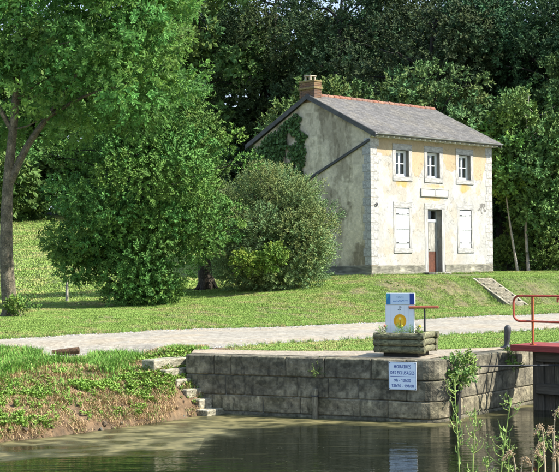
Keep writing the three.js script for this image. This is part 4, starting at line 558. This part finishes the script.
scatter('bank_grass', 'lush green grass along the top of the canal bank', tuftGeo(15, 0.22, 0.013, 0.12, 0.14), 11000, () => { const D = rr(22, 31), X = rr(-9, -1.6); const d = bankAt(X, D); if (d === null || zone(X, D) === 'road' || D > rN(X)) return null; const bw = table([[-5, 2.9], [-3.2, 2.2], [-2.2, 1.4]], X); const k = d / bw + (fbm(X * 1.4, D * 1.4, 3) - 0.5) * 1.1; if (k < 0.95 && rnd() < 0.97) return null; if (k < 0.5 || Math.hypot(X + 4.85, (D - 29.1) * 0.7) < 0.62) return null; const t = rr(0.7, 1.3); return [X, D, rr(0.45, 1.1) * (X > -3 ? 0.55 : 1) * (0.7 + 0.7 * fbm(X * 2.5, D * 2.5, 3)), rr(0.6, 1.1), rnd() < 0.12 ? [0.36 * t, 0.32 * t, 0.12 * t] : [0.165 * t, 0.315 * t, 0.055 * t]]; });
scatter('dry_bank_grass', 'dry straw coloured grass on the reddish canal bank', tuftGeo(12, 0.12, 0.011, 0.15, 0.16), 11000, () => { const D = rr(20, 29.5), X = rr(-9, -1.7); const d = bankAt(X, D); if (d === null || d > 3.6) return null; if (fbm(X * 2, D * 2 + 50, 3) < 0.36) return null; const t = rr(0.7, 1.25), g = rnd() < 0.2; return [X, D, rr(0.5, 1.1), rr(0.35, 0.9), g ? [0.2 * t, 0.28 * t, 0.07 * t] : [0.47 * t, 0.33 * t, 0.17 * t]]; });
scatter('bank_weeds', 'low green weeds along the water edge of the canal bank', sprig(12, 0.07, 0.042, 0.1, 1.3), 3400, () => { const D = rr(21, 29), X = rr(-8, -1.6); const d = bankAt(X, D); if (d === null || d < 0.1 || d > 2.4) return null; if (fbm(X * 1.3 + 70, D * 1.3, 3) < lerp(0.64, 0.53, ss(-5.5, -2.4, X)) && rnd() < 0.93) return null; const t = rr(0.7, 1.3); return [X, D, rr(0.6, 1.3), rr(0.6, 1), [0.21 * t, 0.33 * t, 0.06 * t]]; });
scatter('rough_grass', 'uncut grass tufts along the house foot, the steps and the road edge', tuftGeo(12, 0.15, 0.012, 0.1, 0.1), 3400, () => { const w = rnd(); let X, D; if (w < 0.3) { const u = rr(-5, 9), s2 = u < 0 ? rr(-0.5, 0.8) : rr(0.05, 0.4); X = HX + FU[0] * u + FN[0] * s2; D = HD + FU[1] * u + FN[1] * s2; } else if (w < 0.4) { const b = rr(-2.3, 0.5), a = rnd() < 0.5 ? rr(-0.4, -0.18) : rr(1.18, 1.4); X = 9.3 + 0.711 * a + 0.703 * b; D = 52.7 + 0.703 * a - 0.711 * b; } else if (w < 0.7) { X = rr(-8, 11); D = (rnd() < 0.6 ? rF(X) : rN(X)) + rr(-0.12, 0.3) * (rnd() < 0.5 ? 1 : -0.4); if (X < -1.2 && D < rF(X) - 1) return null; } else { D = rr(28, 57); X = fr(D, 1); if (zone(X, D) !== 'grass' || fbm(X * 0.9 + 15, D * 0.9, 3) < 0.56 || (D < rN(X) && X < -1.2)) return null; const [ins, d] = D < 40 ? canalInfo(X, D) : [false, 9]; if (ins || d < 0.7) return null; } if (zone(X, D) === 'steps') return null; const t = rr(0.7, 1.2), dry = rnd() < 0.25; return [X, D, rr(0.35, 0.9), rr(0.6, 1.1), dry ? [0.38 * t, 0.33 * t, 0.14 * t] : [0.17 * t, 0.28 * t, 0.055 * t]]; });
scatter('lawn_weeds', 'flat rosettes of darker clover and plantain in the mown grass', sprig(9, 0.07, 0.05, 0.03, 1.5), 2000, () => { const D = rr(28, 57), X = fr(D, 1); if (zone(X, D) !== 'grass' || fbm(X * 1.1 + 55, D * 1.1, 3) < 0.54 || (D < rN(X) && X < -1.2)) return null; const [ins, d] = D < 40 ? canalInfo(X, D) : [false, 9]; if (ins || d < 0.7) return null; const t = rr(0.7, 1.2); return [X, D, rr(0.6, 1.2), 0.8, [0.17 * t, 0.28 * t, 0.06 * t]]; });
function pebbles(name, label, cat, n, mat, pick) { const g = new THREE.IcosahedronGeometry(1, 0); const im = shade(new THREE.InstancedMesh(g, mat, n)); const M = new THREE.Matrix4(), Q = new THREE.Quaternion(), E = new THREE.Euler(); let k = 0; for (let t = 0; t < n * 6 && k < n; t++) { const r = pick(); if (!r) continue; const [X, D, s, c] = r; E.set(rnd() * 6, rnd() * 6, rnd() * 6); Q.setFromEuler(E); M.compose(V(X, ground(X, D) + s * 0.3, -D), Q, V(s * rr(0.8, 1.5), s * 0.7, s)); im.setMatrixAt(k, M); im.setColorAt(k, col(...c)); k++; } im.count = k; im.name = name; im.userData.kind = 'stuff'; im.userData.label = label; im.userData.category = cat; scene.add(im); }
pebbles('loose_gravel', 'loose pale gravel stones scattered over the road', 'gravel', 6000, std(0xffffff), () => { const X = rr(-8, 11), e = rnd(); const a = rN(X), b = rF(X); const D = e < 0.35 ? a + rr(-0.1, 0.5) : e < 0.7 ? b - rr(-0.1, 0.6) : lerp(a, b, rnd()); const q = rr(0.2, 0.5); if (X < -1.2 && D < 28.6) return null; return [X, D, rr(0.008, 0.026), [q, q * 0.96, q * 0.88]]; });
pebbles('bank_clods', 'clods of earth and small stones along the water edge of the bank', 'stones', 220, std(0xffffff, { map: withRep(stoneTex, 1) }), () => { const D = rr(20, 28), X = rr(-8, -1.6); const [ins, d, kd] = canalInfo(X, D); if (kd !== 'b' || d > (ins ? 0.12 : 0.5) || D < 19) return null; const q = rr(0.5, 1.1); return [X, D, rr(0.012, 0.04) * (rnd() < 0.08 ? 1.6 : 1), rnd() < 0.9 ? [0.42 * q, 0.29 * q, 0.19 * q] : [0.5 * q, 0.46 * q, 0.38 * q]]; });
// ---------------------------------------------------------------- small plants
function leafy(name, label, cat, p, h, r, n, kind, color, group, size = 0.6, parentTurn = 0) { const o = thing(name, label, cat, [p.x, p.y, p.z], parentTurn, group); const st = []; for (let i = 0; i < 4; i++) { const a = rnd() * 6.28; st.push(tube([V(0, 0, 0), V(Math.cos(a) * r * 0.3, h * 0.5, Math.sin(a) * r * 0.3), V(Math.cos(a) * r * 0.6, h * 0.9, Math.sin(a) * r * 0.6)], 0.008, 0.004, 5, 5)); } part('stem', mergeGeometries(st), std(col(0.12, 0.16, 0.05)), o); foliage(o, [[0, h * 0.6, 0, r * 0.75, h * 0.5, r * 0.75, n]], { kind, clumpR: r * 0.4, per: 12, color, mat: mats.hazel, name: 'leaves', vary: 0.3, size }); return o; }
leafy('wall_plant', 'leafy green plant sprouting from the sunlit quay corner above the black post', 'plant', onQuay(LEN1 + ARC + 0.36, 0.14, 0.74).p, 0.46, 0.32, 15, 'medium', [0.19, 0.30, 0.07], null, 0.62);
leafy('wall_fern', 'small green weed hanging in the joint of the shaded quay wall above the fender', 'plant', onQuay(3.0, 0.05, 0.85).p, 0.24, 0.12, 4, 'narrow', [0.1, 0.15, 0.04], null, 0.35);
leafy('wall_weed', 'green weed hanging below the red walkway on the chamber wall', 'plant', onQuay(LEN1 + ARC + 2.75, 0.06, 0.85).p, 0.3, 0.16, 5, 'medium', [0.18, 0.27, 0.05], null, 0.5);
leafy('trunk_weeds', 'clump of weeds at the foot of the leaning trunk', 'plant', P(-7.6, 38.3, ground(-7.6, 38.3)), 0.55, 0.4, 9, 'medium', [0.16, 0.26, 0.05], null, 0.8);
[[-0.86, 'small green plant at the left end of the log planter'], [-0.5, 'small green plant under the yellow disc in the log planter'], [-0.28, 'small green plant between board and perch in the log planter'], [-0.12, 'small green plant at the foot of the perch post']].forEach(([x, l], i) => { const o = leafy('planter_flower', l, 'plant', plp(x, 0.42, -0.16), 0.13, 0.07, 3, 'narrow', [0.2, 0.32, 0.06], 'plants in the log planter', 0.3); if (i !== 2) part('flower', new THREE.IcosahedronGeometry(0.03, 0).translate(0.02, 0.2, 0.03), std(i === 0 ? col(0.7, 0.12, 0.18) : col(0.85, 0.6, 0.04)), o); });
// tall weeds on the near bank
function tallWeed(label, X, D, h, lean, seed2) {
  const y = ground(X, D) - 0.02; const o = thing('tall_weed', label, 'plant', [X, y, -D], 0, 'tall weeds on the near bank'); const sm = std(col(0.30, 0.38, 0.10)); const top = V(lean, h, 0.05); const mid = V(lean * 0.35, h * 0.5, 0); part('stem', tube([V(0, 0, 0), mid, top], 0.0065, 0.003, 6, 10), sm, o); const cv = new THREE.CatmullRomCurve3([V(0, 0, 0), mid, top]); const br = [], lv = [], bud = [];
  for (let i = 0; i < 9; i++) { const t = rr(0.45, 0.98), b = cv.getPoint(t), a = rnd() * 6.28, l = h * 0.16 * rr(0.5, 1.2) * (1.3 - t * 0.6); const e = b.clone().add(V(Math.cos(a) * l * 0.7, l * 0.8, Math.sin(a) * l * 0.5)); br.push(tube([b, b.clone().lerp(e, 0.5).add(V(Math.cos(a) * 0.02, -0.01, 0)), e], 0.004, 0.002, 5, 4)); for (let k = 0; k < 5; k++) bud.push(new THREE.IcosahedronGeometry(rr(0.003, 0.007), 0).translate(e.x + rr(-0.03, 0.03), e.y + rr(-0.02, 0.03), e.z + rr(-0.03, 0.03))); for (let k = 0; k < 4; k++) { const g = leafShape(rr(0.03, 0.06), rr(0.01, 0.018)).toNonIndexed(); g.applyMatrix4(new THREE.Matrix4().compose(b.clone().lerp(e, rnd()), new THREE.Quaternion().setFromEuler(new THREE.Euler(rr(-1, 1), rnd() * 6.28, rr(-1.4, 1.4))), V(1, 1, 1))); lv.push(g); } }
  for (let i = 0; i < 16; i++) { const t = rr(0.1, 0.8), b = cv.getPoint(t); const g = leafShape(rr(0.05, 0.12), rr(0.012, 0.026), 0.3).toNonIndexed(); g.applyMatrix4(new THREE.Matrix4().compose(b, new THREE.Quaternion().setFromEuler(new THREE.Euler(rr(0.4, 1.1), rnd() * 6.28, 0, 'YXZ')), V(1, 1, 1))); lv.push(g); }
  part('side_stem', mergeGeometries(br), sm, o); const lg = mergeGeometries(lv); lg.computeVertexNormals(); const lm = part('leaves', lg, leafMat(col(0.22, 0.32, 0.09)), o); lm.userData.kind = 'stuff'; const bm = part('buds', merge(bud), std(col(0.28, 0.33, 0.12)), o); bm.userData.kind = 'stuff';
}
const wl = 'tall green weed stem with small buds on the near bank by the water';
for (const [X, D, h, l] of [[1.36, 9.9, 1.12, -0.05], [1.47, 10.1, 0.86, 0.03], [1.62, 9.8, 0.98, 0.1], [1.76, 10.2, 0.62, 0.02], [1.87, 9.6, 0.72, 0.03], [2.06, 9.8, 0.86, 0.06], [1.54, 9.5, 0.56, -0.06]]) tallWeed(wl, X, D, h, l);
function dock(label, X, D, h, curl) { const y = ground(X, D) - 0.02; const o = thing('seeding_weed', label, 'plant', [X, y, -D], 0, 'withered seed stalks on the near bank'); const top = V(curl, h, 0), sm = std(col(0.42, 0.33, 0.22)); const pts = [V(0, 0, 0), V(0.0, h * 0.6, 0), V(curl * 0.4, h * 0.97, 0), V(curl, h * 0.9, 0.02)]; part('stem', tube(pts, 0.007, 0.003, 6, 14), sm, o); const cv = new THREE.CatmullRomCurve3(pts); const s = []; for (let i = 0; i < 120; i++) { const t = rr(0.55, 1), p = cv.getPoint(t); const r = 0.02 * (1.2 - t * 0.6); s.push(new THREE.IcosahedronGeometry(rr(0.0025, 0.0055), 0).translate(p.x + rr(-r, r), p.y + rr(-r, r), p.z + rr(-r, r))); } const m = part('seeds', merge(s), std(col(0.36, 0.26, 0.15)), o); m.userData.kind = 'stuff'; }
for (const [X, D, h, c] of [[1.88, 9.3, 0.86, -0.08], [1.96, 9.4, 0.96, 0.07], [1.64, 9.1, 0.7, -0.1], [1.92, 9.2, 0.74, 0.06], [1.76, 9.2, 0.68, 0.08], [1.84, 9.1, 0.76, -0.07], [1.99, 9.5, 0.82, -0.06], [1.7, 9.3, 0.62, 0.07], [1.95, 9.15, 0.68, -0.05]]) dock('withered brown seed stalk among the tall weeds of the near bank', X, D, h, c);
renderer.render(scene, camera);
